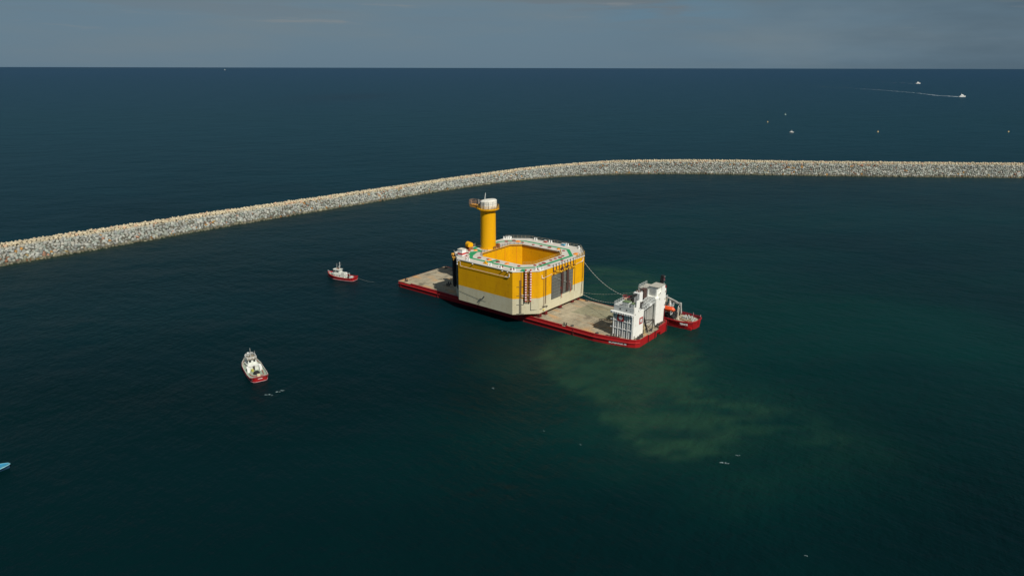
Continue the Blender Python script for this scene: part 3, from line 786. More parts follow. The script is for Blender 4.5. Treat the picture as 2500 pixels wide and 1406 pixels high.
for (u, v, z, sx, sy, sz, m, lb) in [(51.0, -9.6, 12.12, .9, .9, 1.3, DGREY, 'dark machine box at the left end of the near tower roof'), (52.0, -8.2, 12.12, .6, .8, 1.7, BLACK, 'tall black box left of the grey container on the roof'),
        (50.6, -6.6, 12.12, 1.0, .8, 1.2, mat('pink_crate', (.45, .22, .2), .7, (.4, .3, .25), 1), 'reddish crate in the rear left corner of the near roof'), (57.0, 1.4, 11.75, .8, 1.0, 1.1, WHITE2, 'small white locker on the bridge between towers'),
        (53.2, -5.4, 12.12, 1.6, 1.0, .9, WHITE2, 'white locker behind the green roofed container')]:
    t = top('equipment_box', u, v, z, lb, 'equipment box')
    b = MB(); b.box(-sx, sx, -sy, sy, .12, sz); b.build('body', m, t)
    b = MB(); b.box(-sx - .05, sx + .05, -sy - .05, sy + .05, sz, sz + .1); b.build('lid', LGREY, t)
    b = MB(); b.box(-sx, -sx + .2, -sy, sy, 0, .12); b.box(sx - .2, sx, -sy, sy, 0, .12); b.build('skid', DGREY, t)

# ================================================================== supports under the foundation
def stand(u, v, lab):
    t = top('support_stand', u, v, DZ + .02, lab, 'support', 'steel stools carrying the yellow foundation')
    b = MB(); b.box(-1.2, 1.2, -.75, -.55, .1, 1.5); b.box(-1.2, 1.2, .55, .75, .1, 1.5); b.box(-1.1, 1.1, -.1, .1, .1, 1.5); b.box(-1.1, -.9, -.55, .55, .1, 1.5); b.box(.9, 1.1, -.55, .55, .1, 1.5); b.build('web', REDD, t)
    b = MB(); b.box(-1.35, 1.35, -.9, .9, 0, .1); b.box(-1.35, 1.35, -.9, .9, 1.5, 1.62); b.build('flange', BROWN, t)
vis_l = ['nearest dark red stool under the right corner of the foundation', 'second dark red stool from the near corner under the foundation', 'middle dark red stool under the bow face of the foundation', 'fourth dark red stool from the near corner under the foundation', 'farthest dark red stool by the orange stained deck edge']
for v, lb in zip((-13.3, -9.4, .6, 9.4, 13.6), vis_l): stand(17.3, v, lb)
for u in (-22, -8, 6):
    for v in (-13.3, -4, 5, 13.6):
        stand(u, v, 'dark steel stool hidden in the shade beneath the foundation')

# ================================================================== floating foundation
FB, FL, FT = 4.26, 10.6, 21.6
fo = [(-17.4, -21.1), (11.0, -21.5), (18.4, -14.1), (19.4, 15.6), (11.2, 25.4), (-16.0, 25.0), (-24.9, 18.3), (-26.0, -13.6)]
po = [(-12.4, -12.0), (7.8, -12.1), (11.4, -8.2), (11.7, 9.9), (7.8, 14.6), (-12.0, 14.4), (-16.0, 10.8), (-16.1, -8.0)]
fnd = empty('floating_foundation', bw(0, 0, FB), YAW, 'octagonal yellow and cream wind turbine foundation with an open pool and a tall round column', 'foundation')
def lz(z): return z - FB
def ring_wall(poly, z0, z1, inward=False):
    b = MB(); n = len(poly)
    vs = [(x, y, z0) for x, y in poly] + [(x, y, z1) for x, y in poly]
    fs = [((k + 1) % n, k, n + k, n + (k + 1) % n) if inward else (k, (k + 1) % n, n + (k + 1) % n, n + k) for k in range(n)]
    b.add(vs, fs); return b
ring_wall(fo, 0, lz(FL)).build('lower_hull', CREAM, fnd)
ring_wall(fo, lz(FL), lz(FT - .25)).build('upper_hull', YEL, fnd)
ring_wall(po, 0, lz(FT) , True).build('pool_wall', YEL, fnd)
def annulus(outer, inner, z, flip=False):
    n = len(outer); vs = [(x, y, z) for x, y in outer] + [(x, y, z) for x, y in inner]
    fs = [(k, (k + 1) % n, n + (k + 1) % n, n + k) for k in range(n)]
    if flip: fs = [f[::-1] for f in fs]
    return MB().add(vs, fs)
annulus(fo, po, 0, True).build('bottom', CREAM, fnd)
def grow(poly, d):
    cx = sum(p_[0] for p_ in poly) / len(poly); cy = sum(p_[1] for p_ in poly) / len(poly)
    outp = []; n = len(poly)
    for i in range(n):
        a_, b_, c_ = Vector(poly[i - 1]), Vector(poly[i]), Vector(poly[(i + 1) % n])
        e1 = (b_ - a_).normalized(); e2 = (c_ - b_).normalized()
        n1 = Vector((e1.y, -e1.x)); n2v = Vector((e2.y, -e2.x)); m = (n1 + n2v).normalized(); outp.append(tuple(b_ + m * d / max(.3, m.dot(n1))))
    return outp
dk = annulus(grow(fo, .18), grow(po, -.12), lz(FT)); dk.build('deck', DECKW, fnd)
ring_wall(grow(fo, .18), lz(FT - .25), lz(FT)).build('deck_edge', WHITE2, fnd)
# green walkway strip with its branches
def strip(pts, w, z):
    b = MB(); n = len(pts); L_ = []; R_ = []
    for i in range(n):
        a_ = Vector(pts[max(0, i - 1)]); c_ = Vector(pts[min(n - 1, i + 1)]); p_ = Vector(pts[i])
        d1 = (p_ - a_).normalized() if i > 0 else (c_ - p_).normalized(); d2 = (c_ - p_).normalized() if i < n - 1 else d1
        n1 = Vector((-d1.y, d1.x)); n2v = Vector((-d2.y, d2.x)); m = (n1 + n2v).normalized(); k_ = w / 2 / max(.4, m.dot(n1))
        L_.append(p_ + m * k_); R_.append(p_ - m * k_)
    b.add([(p_.x, p_.y, z) for p_ in L_] + [(p_.x, p_.y, z) for p_ in R_], [(n + i, n + i + 1, i + 1, i) for i in range(n - 1)]); return b
wk = [(-17.7, -6.2), (-20.2, -9.6), (-17.2, -13.2), (-14.2, -16.9), (8.6, -17.1), (14.6, -11.2), (15.6, 11.6), (8.8, 19.2), (-14.4, 19.6), (-20.6, 15.2), (-22.6, 11.0), (-22.9, 6.0)]
strip(wk, 1.45, lz(FT) + .02).build('walkway', GREEN, fnd)
strip([(-19.6, -8.6), (-17.4, -13.4)], 2.6, lz(FT) + .035).build('walkway', GREEN, fnd)
strip([(-17.9, -6.0), (-23.6, -4.9), (-24.2, -.5)], 1.7, lz(FT) + .03).build('walkway', GREEN, fnd)
strip([(-3.6, -12.3), (-4.6, -16.8)], 1.9, lz(FT) + .03).build('walkway', GREEN, fnd)
strip([(12.4, -16.0), (13.6, -19.0)], 1.7, lz(FT) + .03).build('walkway', GREEN, fnd)
# hatches
HT = [(-20.3, 13.5), (-7.5, 16.3), (-3.6, 16.8), (.7, 17.0), (8.6, 16.2), (13.2, 9.0), (13.6, 6.3), (13.1, 3.7), (13.2, .5), (13.4, -4.6), (13.5, -7.2), (12.6, -9.4), (8.9, -18.9), (17.0, -13.2), (-7.6, -14.0), (-11.7, -14.6), (-20.5, -12.0), (-22.4, -8.8), (-18.2, -15.8), (-15.2, -18.2), (8.4, -14.2), (-1.9, -14.6), (-23.3, 2.2), (-13.5, 16.6), (3.6, -19.2), (16.9, 3), (16.9, -6), (-18.8, 16.9)]
for k_, (u, v) in enumerate(HT):
    b = MB(); r_ = .62 if k_ % 3 else .85
    b.cyl((u, v, lz(FT)), (u, v, lz(FT) + .22), r_, n=14); b.torus((u, v, lz(FT) + .22), r_ * .6, .07, 12, 5); b.build('hatch', HATCH, fnd)
for u, v, r_ in [(-6.4, -14.4, 1.0), (2.5, -14.3, 1.05), (-16.3, 16.8, 1.3), (-20.8, -6.6, .9), (5.4, 17.1, .9), (15.8, 15.2, 1.5)]:
    b = MB(); b.cyl((u, v, lz(FT)), (u, v, lz(FT) + .3), r_, r_ * .8, n=16); b.cyl((u, v, lz(FT) + .3), (u, v, lz(FT) + .5), r_ * .3, n=8); b.build('lifting_pad', ORANGE, fnd)
for u, v, rz in [(-24.2, 17.4, .9), (-22.6, 18.3, .6), (-11.9, 24.0, 0), (-3.9, 24.2, 0), (4.9, 24.3, 0), (-12.7, -20.3, 0), (4.1, -20.6, 0), (10.6, -20.3, .3), (17.9, -12.4, .9), (18.3, 13.4, 1.5), (-1.2, -20.4, 0), (16.9, -13.6, .8), (11.6, 23.4, 2.3)]:
    b = MB(); b.box(u - .9, u + .9, v - .35, v + .35, lz(FT), lz(FT) + .12, rz)
    c, s_ = math.cos(rz), math.sin(rz)
    for q in (-.55, .55): b.cyl((u + q * c, v + q * s_, lz(FT)), (u + q * c, v + q * s_, lz(FT) + .95), .28, n=9); b.cyl((u + q * c, v + q * s_, lz(FT) + .95), (u + q * c, v + q * s_, lz(FT) + 1.05), .36, n=9)
    b.build('bollard', WHITE2, fnd)
b = MB(); b.box(-4.9, -3.3, -20.0, -19.0, lz(FT), lz(FT) + .5); b.cyl((-4.1, -19.5, lz(FT) + .5), (-4.1, -19.5, lz(FT) + 1.1), .3, n=8); b.build('mooring_winch', YEL, fnd)
# railings
T = lz(FT)
RAILY = mat('railing_yellow', (.50, .30, .05), .6, (.3, .2, .08), 2)
MESHG = mat('railing_grey', (.30, .27, .2), .7, (.2, .16, .12), 2)
b = MB(); b.rail([(-24.9, 18.6, T), (-16, 25.0, T), (11.2, 25.4, T), (19.3, 15.8, T), (19.4, 10.2, T)], 1.25, 1.7, .045); b.build('railing', MESHG, fnd)
b = MB(); b.rail([(11.5, -8.2, T), (11.8, 9.9, T), (7.9, 14.7, T)], 1.15, 1.7, .05); b.build('railing', RAILY, fnd)
b = MB(); b.rail([(11.4, -8.3, T), (8.4, -11.6, T)], 1.15, 1.7, .05); b.build('railing', RAILY, fnd)
b = MB(); b.rail([(-12.1, 14.5, T), (-16.1, 10.9, T), (-16.2, 4.0, T)], 1.1, 1.7, .045); b.build('railing', BROWN, fnd)
b = MB(); b.rail([(-16.2, -4.2, T), (-16.2, -8.1, T), (-12.5, -12.1, T)], 1.1, 1.7, .045); b.build('railing', BROWN, fnd)
b = MB(); b.rail([(-25.6, -5.2, T), (-25.2, 1.5, T)], 1.3, 1.5, .06); b.build('railing', MESHG, fnd)
b = MB(); b.rail([(18.2, 17.2, T), (19.5, 15.6, T), (19.5, 9.2, T)], 1.5, 1.3, .05, rows=3); b.build('railing', RAILY, fnd)
# gutter tubing and brackets under the pool edge
b = MB(); b.tube([(p_[0], p_[1], T - .5) for p_ in grow(po, -.18)] + [(grow(po, -.18)[0][0], grow(po, -.18)[0][1], T - .5)], .12); b.build('edge_pipe', DGREY, fnd)
# seams on the pool wall
b = MB(); b.box(-16.06, -15.98, 1.2, 1.34, lz(5), T - .6); b.box(-15.9, -15.0, -8.9, -8.8, lz(5), lz(5) + .1)
b.beam((-15.92, 7.2, lz(5)), (-15.92, 7.2, T - .6), .12); b.beam((-13.9, 12.7, lz(5)), (-13.9, 12.7, T - .6), .12)
b.build('wall_seam', ORANGE, fnd)
# ---- column
CX, CY, CR = -19.4, .1, 3.25
b = MB(); b.cyl((CX, CY, T), (CX, CY, lz(38.6)), CR, n=48, cap=False); b.build('column', YELC, fnd, True)
b = MB(); b.torus((CX, CY, T + .12), CR + .12, .2, 40, 6); b.torus((CX, CY, lz(30.2)), CR + .0, .05, 40, 6); b.build('column_flange', YELC, fnd, True)
b = MB(); b.cyl((CX, CY, lz(37.9)), (CX, CY, lz(38.6)), CR + .1, 4.6, n=32, cap=False); b.cyl((CX, CY, lz(38.6)), (CX, CY, lz(38.95)), 4.75, n=32)
b.build('top_platform', YEL, fnd)
b = MB(); rr = [(CX + 4.65 * math.cos(2 * PI * i / 24), CY + 4.65 * math.sin(2 * PI * i / 24), lz(38.95)) for i in range(24)]
b.rail(rr, 1.3, 1.2, .055, True, 3); b.build('platform_railing', RAILY, fnd)
# side balcony pointing aft
b = MB(); b.box(CX - 9.6, CX - 3.9, CY - 1.1, CY + 1.5, lz(39.3), lz(39.55)); b.beam((CX - 3.4, CY - .8, lz(37.6)), (CX - 8.6, CY - .8, lz(39.3)), .35); b.beam((CX - 3.4, CY + 1.2, lz(37.6)), (CX - 8.6, CY + 1.2, lz(39.3)), .35)
b.box(CX - 9.4, CX - 6.8, CY - 1.0, CY + 1.4, lz(38.5), lz(39.3)); b.build('balcony', mat('platform_orange', (.62, .29, .05), .6, (.4, .2, .05), .9), fnd)
b = MB(); b.rail([(CX - 3.9, CY - 1.1, lz(39.55)), (CX - 9.6, CY - 1.1, lz(39.55)), (CX - 9.6, CY + 1.5, lz(39.55)), (CX - 3.9, CY + 1.5, lz(39.55))], 1.9, 1.3, .06, rows=3); b.build('balcony_railing', mat('rail_brown', (.42, .26, .16), .7, (.3, .2, .14), 1), fnd)
# wrapped white cover on the column top with its seams
b = MB(); n = 12
rb = [(CX + .3 + 3.5 * math.cos(2 * PI * i / n + .2), CY + 3.5 * math.sin(2 * PI * i / n + .2)) for i in range(n)]
zt = [lz(42.1) + .35 * math.cos(2 * PI * i / n - .3) for i in range(n)]
b.add([(x, y, lz(39)) for x, y in rb] + [(x, y, z) for (x, y), z in zip(rb, zt)] + [(CX + .3 + (x - CX - .3) * .86, CY + (y - CY) * .86, z + .3) for (x, y), z in zip(rb, zt)],
      [(i, (i + 1) % n, n + (i + 1) % n, n + i) for i in range(n)] + [(n + i, n + (i + 1) % n, 2 * n + (i + 1) % n, 2 * n + i) for i in range(n)] + [tuple(range(2 * n, 3 * n))])
b.build('cover', mat('white_wrap', (.72, .70, .62), .7, (.55, .53, .45), .9, (1, 1, .5), .45, .7, bump=.1, bscale=1.2), fnd)
b = MB()
for i in (9, 10, 8, 7, 11): b.beam((rb[i][0] * 1.0, rb[i][1], lz(39)), (rb[i][0], rb[i][1] - .02, zt[i] - .3), .14)
b.tube([(x * 1.0, y, lz(41.0)) for x, y in rb] + [(rb[0][0], rb[0][1], lz(41.0))], .05); b.build('cover_strap', GREY, fnd)
b = MB(); b.beam((CX - 2.2, CY + .4, lz(42.2)), (CX - 1.5, CY + .2, lz(44.7)), .35, .2); b.beam((CX - 1.7, CY + .3, lz(42.4)), (CX - 1.5, CY + .2, lz(45.2)), .14); b.build('antenna', LGREY, fnd)
b = MB(); b.beam((CX + 3.6, CY + .4, lz(39)), (CX + 3.6, CY + .4, lz(42.9)), .1); b.beam((CX - 3.9, CY - 1.4, lz(39.2)), (CX - 3.9, CY - 1.4, lz(42.3)), .3); b.build('lamp_pole', GREY, fnd)
b = MB(); b.rail([(CX + CR + .4, CY - .8, T), (CX + CR + .4, CY + 1.6, T)], 1.2, 1, .08); b.box(CX + 2.2, CX + 3.6, CY + 2.6, CY + 3.6, T, T + 1.8); b.cyl((CX + 1.5, CY + 3.6, T), (CX + 1.5, CY + 3.6, T + 1.4), .4); b.build('base_equipment', RUST, fnd)

# ---- boat landing on the near bow chamfer
e0, e1 = Vector((11.0, -21.5)), Vector((18.4, -14.1)); ed = (e1 - e0).normalized(); en = Vector((ed.y, -ed.x)); el = (e1 - e0).length
def fc(t, o=0.0, a=None):       # a point on the chamfer face
    p_ = e0 + ed * (el * t) + en * o; return (p_.x, p_.y)
LRED = mat('landing_red', (.50, .02, .02), .5, (.35, .03, .03), 1.5)
def pole(t, o, z0, z1, name):
    x, y = fc(t, o); n = 25; m_n = 12; h = (z1 - z0) / n; vs = []; fs = []; ix = []
    for k_ in range(n + 1):
        for q in range(m_n): a_ = 2 * PI * q / m_n; vs.append((x + .34 * math.cos(a_), y + .34 * math.sin(a_), z0 + k_ * h))
    for k_ in range(n):
        for q in range(m_n): fs.append((k_ * m_n + q, k_ * m_n + (q + 1) % m_n, (k_ + 1) * m_n + (q + 1) % m_n, (k_ + 1) * m_n + q)); ix.append(k_ % 2)
    fs.append(tuple(range(n * m_n, (n + 1) * m_n))); ix.append(0)
    return mesh_obj(name, vs, fs, None, fnd, mats=[LRED, WHITE2], idx=ix)
ta, tb = .475, .655
for t in (ta, tb): pole(t, .95, lz(9.8), T + .9, 'landing_post')
b = MB()
for z in np.arange(lz(9.9), T, 1.9):
    for t in (ta, tb): b.beam((*fc(t, .95), z), (*fc(t, 0), z - .5), .16)
    b.beam((*fc(ta, .9), z), (*fc(tb, .9), z), .14)
for t in (ta + .06, tb - .05): b.beam((*fc(t, .55), lz(9.0)), (*fc(t, .55), T), .22)
for z in np.arange(lz(9.9), T, .7): b.beam((*fc(ta + .09, .75), z), (*fc(tb - .09, .75), z), .09)
b.build('landing_ladder', mat('stained_ladder', (.35, .16, .03), .7, (.2, .09, .03), 1.3), fnd)
b = MB(); b.beam((*fc(.36, .02), lz(10.2)), (*fc(.36, .02), T - .5), .05, .05)
b.add([(*fc(.27, .02), lz(10.7)), (*fc(.33, .02), lz(10.7)), (*fc(.34, .02), T - .7), (*fc(.30, .02), T - .4)], [(0, 1, 2, 3)])
b.add([(*fc(.39, .02), lz(9.6)), (*fc(.45, .02), lz(9.6)), (*fc(.45, .02), T - 1.2), (*fc(.40, .02), T - 1.4)], [(0, 1, 2, 3)])
b.build('brown_strip', mat('brown_stain', (.24, .10, .02), .7, (.42, .2, .02), .9, (1, 1, .3), .35, .6), fnd)
b = MB()
for z in (11.6, 12.3): b.beam((*fc(.34, .5), lz(z)), (*fc(.64, .5), lz(z)), .12)
for t in (.35, .44, .53, .62): b.beam((*fc(t, .5), lz(11.3)), (*fc(t, .5), lz(12.7)), .1)
b.build('access_cage', LGREY, fnd)
# draught marks
b = MB(); MK = mat('mark_black', (.05, .05, .045), .7)
for k_ in range(38):
    z = lz(4.6 + k_ * .36)
    if z > lz(18): break
    wdt = .045 if k_ % 10 else .14
    b.beam((*fc(.29 - wdt * 1.0, .03), z), (*fc(.29 + wdt, .03), z), .2 if k_ % 10 else .2, .1)
b.beam((*fc(.26, .03), lz(4.5)), (*fc(.26, .03), lz(10.4)), .12, .1); b.beam((*fc(.32, .03), lz(4.5)), (*fc(.32, .03), lz(10.4)), .12, .1)
b.build('draught_mark', MK, fnd)
# ---- bow face (u ~ 18.4..19.4)
g0, g1 = Vector((18.4, -14.1)), Vector((19.4, 15.6)); gd = (g1 - g0).normalized(); gn = Vector((gd.y, -gd.x))
def gf(v, o=0.0):
    t = (v - g0.y) / gd.y; p_ = g0 + gd * t + gn * o; return (p_.x, p_.y)
for k_, (v0, v1) in enumerate([(-6.6, -.5), (-.45, 3.1), (3.15, 7.4)]):
    b = MB(); pa = gf(v0, .03); pb = gf(v1, .03); pc = gf(v1, .32); pd = gf(v0, .32)
    b.prism([pa, pd, pc, pb][::-1], lz(8.3 if k_ == 0 else 8.9), lz(18.0)); 
    b.build('fender_panel', PANEL, fnd)
    b = MB()
    for z in np.arange(9.6, 17.6, 1.35): b.beam((*gf(v0 + .05, .34), lz(z)), (*gf(v1 - .05, .34), lz(z)), .07, .06)
    b.build('panel_batten', DGREY, fnd)
CHD = mat('chain_dark', (.05, .025, .02), .8, (.09, .03, .02), 1.5)
for v in (-.7, -.3, .1, 2.9, 3.3, 3.7):
    b = MB()
    pts = [(*gf(v, .5 + .1 * random.random()), lz(20.2)), (*gf(v + random.uniform(-.1, .1), .75), lz(15)), (*gf(v + random.uniform(-.2, .2), .6), lz(9.4 + random.random()))]
    b.tube(pts, .3, 8); b.build('hanging_chain', CHD, fnd)
for v, z0, z1 in [(-1.0, 12.2, 7.4), (5.0, 13.4, 8.4)]:
    b = MB(); b.tube([(*gf(v, .5), lz(z0)), (*gf(v + .25, .7), lz((z0 + z1) / 2)), (*gf(v + .8, .5), lz(z1))], .11); b.build('hose', mat('hose_red', (.45, .07, .05), .6), fnd)
FLY = mat('fairlead_yellow', (.70, .40, .02), .5, (.5, .25, .03), 1.4)
for k_ in range(15):
    v = -5.6 + k_ * .98 + random.uniform(-.15, .15); z = 18.5 + random.uniform(-.1, 1.0); b = MB()
    b.beam((*gf(v, 0), lz(z)), (*gf(v, 1.0), lz(z + .2)), .3, .36); b.cyl((*gf(v - .25, .95), lz(z + .2)), (*gf(v + .25, .95), lz(z + .2)), .34, n=9)
    b.beam((*gf(v, .9), lz(z)), (*gf(v, .1), lz(z - .9)), .16); b.build('fairlead', FLY, fnd)
b = MB()
b.beam((*gf(-5.8, .3), lz(18.3)), (*gf(8.6, .3), lz(18.3)), .3); b.beam((*gf(-5.8, .3), lz(19.9)), (*gf(8.6, .3), lz(19.9)), .2)
b.build('fairlead_beam', FLY, fnd)
for k_ in range(8):
    v = -5.7 + k_ * 1.9; b = MB(); b.beam((*gf(v, .4), lz(19.2)), (*gf(v, .05), lz(22.2)), .26); b.build('bracket', DGREY, fnd)
b = MB(); b.tube([(*gf(-12.9, .2), lz(19.6)), (*gf(-12.9, .25), lz(18.4)), (*gf(-11.8, .25), lz(18.2))], .13); b.tube([(*gf(-11.8, .25), lz(18.2)), (*gf(-6.6, .25), lz(18.7))], .055)
b.tube([(*gf(8.6, .25), lz(19.2)), (*gf(13.2, .25), lz(19.5))], .055); b.tube([(*gf(13.2, .25), lz(19.5)), (*gf(14.2, .25), lz(19.6)), (*gf(14.4, .2), lz(20.9))], .13); b.build('white_pipe', WHITE2, fnd)
for v, z1 in [(-11.6, 6.0), (-10.7, 7.2), (-10.2, 7.6), (8.9, 8.0), (14.3, 5.6)]:
    b = MB(); b.tube([(*gf(v, .2), lz(21.2)), (*gf(v, .2), lz(z1))], .065); b.build('vertical_hose', BROWN, fnd)
b = MB(); b.tube([(*fc(.68, .2), T - .2), (*fc(.68, .2), lz(5.9)), (*gf(-13.6, .2), lz(6.0)), (*gf(-10.2, .25), lz(6.4))], .07); b.beam((*gf(-12.3, .2), lz(6.8)), (*gf(-9.6, .3), lz(6.3)), .2); b.sphere((*gf(-9.7, .4), lz(6.3)), .3); b.build('cable_loop', DGREY, fnd)
b = MB(); b.sphere((*gf(-11.6, .3), lz(5.3)), .36); b.build('float', mat('float_yellow', (.6, .5, .1), .6), fnd)
# ---- near side face details
n0, n1 = Vector((-17.4, -21.1)), Vector((11.0, -21.5)); nd = (n1 - n0).normalized(); nn = Vector((nd.y, -nd.x))
def nf(u, o=0.0):
    p_ = n0 + nd * (u - n0.x) + nn * o; return (p_.x, p_.y)
b = MB(); b.tube([(*nf(-16.0, .25), lz(21.0)), (*nf(-16.0, .3), lz(19.2)), (*nf(-15.0, .25), lz(19.0)), (*nf(9.2, .25), lz(19.0))], .055); b.tube([(*nf(7.6, .25), lz(19.0)), (*nf(9.2, .25), lz(19.0)), (*nf(9.6, .25), lz(19.3)), (*nf(9.6, .25), lz(20.6))], .13); b.build('white_pipe', WHITE2, fnd)
b = MB(); b.tube([(*nf(-17.0, .12), lz(8.3)), (*nf(-6, .12), lz(6.9)), (*nf(-2.4, .12), lz(6.8))], .03); b.tube([(*nf(-6.6, .12), lz(4.6)), (*nf(-4.6, .3), lz(7.4)), (*nf(-3.4, .2), lz(8.6))], .05)
b.sphere((*nf(-3.4, .25), lz(8.6)), .28); b.sphere((*nf(-5.2, .3), lz(7.3)), .4, sz=.5); b.build('cable_loop', DGREY, fnd)
b = MB(); b.beam((*nf(10.7, .08), lz(5)), (*nf(10.7, .08), lz(5.1)), .1)
for u in (-16.8, -9.2, 6.2, 8.8): b.beam((*nf(u, .0), lz(20.9)), (*nf(u, .55), lz(21.2)), .25)
b.build('bracket', WHITE2, fnd)
# ---- aft corner: chain stoppers with hanging chains
a0, a1 = Vector((-26.0, -13.6)), Vector((-17.4, -21.1)); ad = (a1 - a0).normalized(); an = Vector((ad.y, -ad.x))
def af(t, o=0.0):
    p_ = a0 + ad * ((a1 - a0).length * t) + an * o; return (p_.x, p_.y)
for t in (.02, .14, .34, .46):
    b = MB(); b.tube([(*af(t, .8), lz(20.2)), (*af(t + .02, 1.0), lz(14)), (*af(t + .03, .9), lz(7.2 + 2 * t))], .42, 8); b.build('hanging_chain', BLACK, fnd)
for t, o, z in [(.0, 1.0, 20.4), (.30, 1.1, 19.7), (.42, .9, 20.1)]:
    b = MB(); b.cyl((*af(t, o - .5), lz(z)), (*af(t, o + .5), lz(z)), .75, n=12); b.cyl((*af(t - .06, o), lz(z - .3)), (*af(t + .06, o), lz(z - .3)), .5, n=10); b.build('chain_wheel', mat('wheel_yellow', (.72, .36, .03), .5, (.5, .22, .03), 1.2), fnd)
b = MB(); b.prism([af(.6, .05), af(.6, .3), af(.93, .3), af(.93, .05)][::-1], lz(8.5), lz(18)); b.prism([af(-.02, .05), af(-.02, .3), af(.5, .3), af(.5, .05)][::-1], lz(8.5), lz(18.2)); b.build('fender_panel', PANEL, fnd)
b = MB()
for t in np.linspace(.0, .95, 6): b.beam((*af(t, .2), lz(20)), (*af(t, .5), lz(22.3)), .22)
b.beam((*af(0, .5), lz(22.2)), (*af(1, .5), lz(22.2)), .16); b.build('bracket', GREY, fnd)
b = MB(); b.tube([(*af(.95, .3), T), (*af(.97, .35), lz(19.2))], .2); b.build('white_pipe', WHITE2, fnd)

# ---- things on the foundation deck
t = top('equipment_cabin', -19.2, -16.8, FT + .02, 'small white cabin with a red band on the left corner of the white deck', 'cabin')
b = MB(); b.box(-1.25, 1.25, -1.2, 1.2, .15, 2.9); b.build('wall', WHITE2, t)
b = MB(); b.box(-1.28, 1.28, -1.23, 1.23, .8, 1.5); b.build('red_band', mat('band_red', (.5, .03, .03), .6), t)
b = MB(); b.box(-1.35, 1.35, -1.3, 1.3, 2.9, 3.02); b.build('roof', mat('cabin_roof', (.60, .57, .47), .8, (.5, .46, .38), 1), t)
b = MB(); b.box(-1.2, -1.0, -1.2, 1.2, 0, .15); b.box(1.0, 1.2, -1.2, 1.2, 0, .15); b.build('skid', DGREY, t)
t = top('cable_drum', -24.3, -6.6, FT + .02, 'large yellow drum lying on its stand behind the white cabin', 'drum', rz=-.3)
b = MB(); b.cyl((-1.3, 0, 1.9), (1.2, 0, 1.9), 1.25, n=20); b.build('drum', YELC, t, False)
b = MB(); b.box(-1.7, 1.6, -1.3, 1.3, 0, .25); b.beam((-2.8, 0, .4), (-1.4, 0, 2.0), .7); b.box(-1.6, -1.3, -.9, .9, .25, 1.2); b.box(1.1, 1.4, -.9, .9, .25, 1.2); b.build('stand', RUST, t)
for (u, v, s1, m, lb) in [(-24.2, -11.4, .7, ORANGE, 'orange toolbox by the left edge of the white deck'), (-22.9, 19.0, .6, WHITE2, 'white locker by the far left corner rail'), (3.4, 23.6, .55, BLUE, 'small blue locker at the far railing'), (-6.0, 23.4, .5, mat('locker_red', (.4, .05, .04), .6), 'small red locker at the far railing')]:
    t = top('tool_locker', u, v, FT + .02, lb, 'locker')
    b = MB(); b.box(-s1 * 1.3, s1 * 1.3, -s1, s1, .1, s1 * 1.6); b.build('body', m, t)
    b = MB(); b.box(-s1 * 1.35, s1 * 1.35, -s1 * 1.05, s1 * 1.05, s1 * 1.6, s1 * 1.6 + .08); b.build('lid', LGREY, t)
    b = MB(); b.box(-s1 * 1.3, -s1, -s1, s1, 0, .1); b.box(s1, s1 * 1.3, -s1, s1, 0, .1); b.build('foot', DGREY, t)

# ================================================================== mooring lines
def rope(p0, p1, sag, r, label, cat='rope', name='mooring_line'):
    b = MB(); pts = []
    n = 22
    for i in range(n + 1):
        t_ = i / n; p_ = Vector(p0).lerp(Vector(p1), t_); p_.z -= sag * 4 * t_ * (1 - t_); pts.append(p_ - Vector(p0))
    b.tube(pts, r, 6); o = b.build(name, ROPE, None, True); o.location = p0; tag(o, label, cat, 'mooring lines between the foundation and the towers'); return o
rope(bw(19.3, 15.9, 18.6), bw(51.0, -2.0, 14.6), 2.6, .08, 'pale upper line sagging from the foundation top corner to the tower roof')
rope(bw(19.6, 15.2, 4.8), bw(50.0, 6.0, 11.9), 2.6, .065, 'lower line from the foundation foot towards the tower')
rope(bw(19.0, 15.5, 5.4), bw(50.4, 11.4, 14.0), 1.2, .035, 'thin taut wire from the foundation to the far tower')
rope(bw(*gf(-5.2, .5), 17.2), bw(*gf(5.6, .9), 12.4), .3, .06, 'thin wire slung diagonally across the grey fender panels')

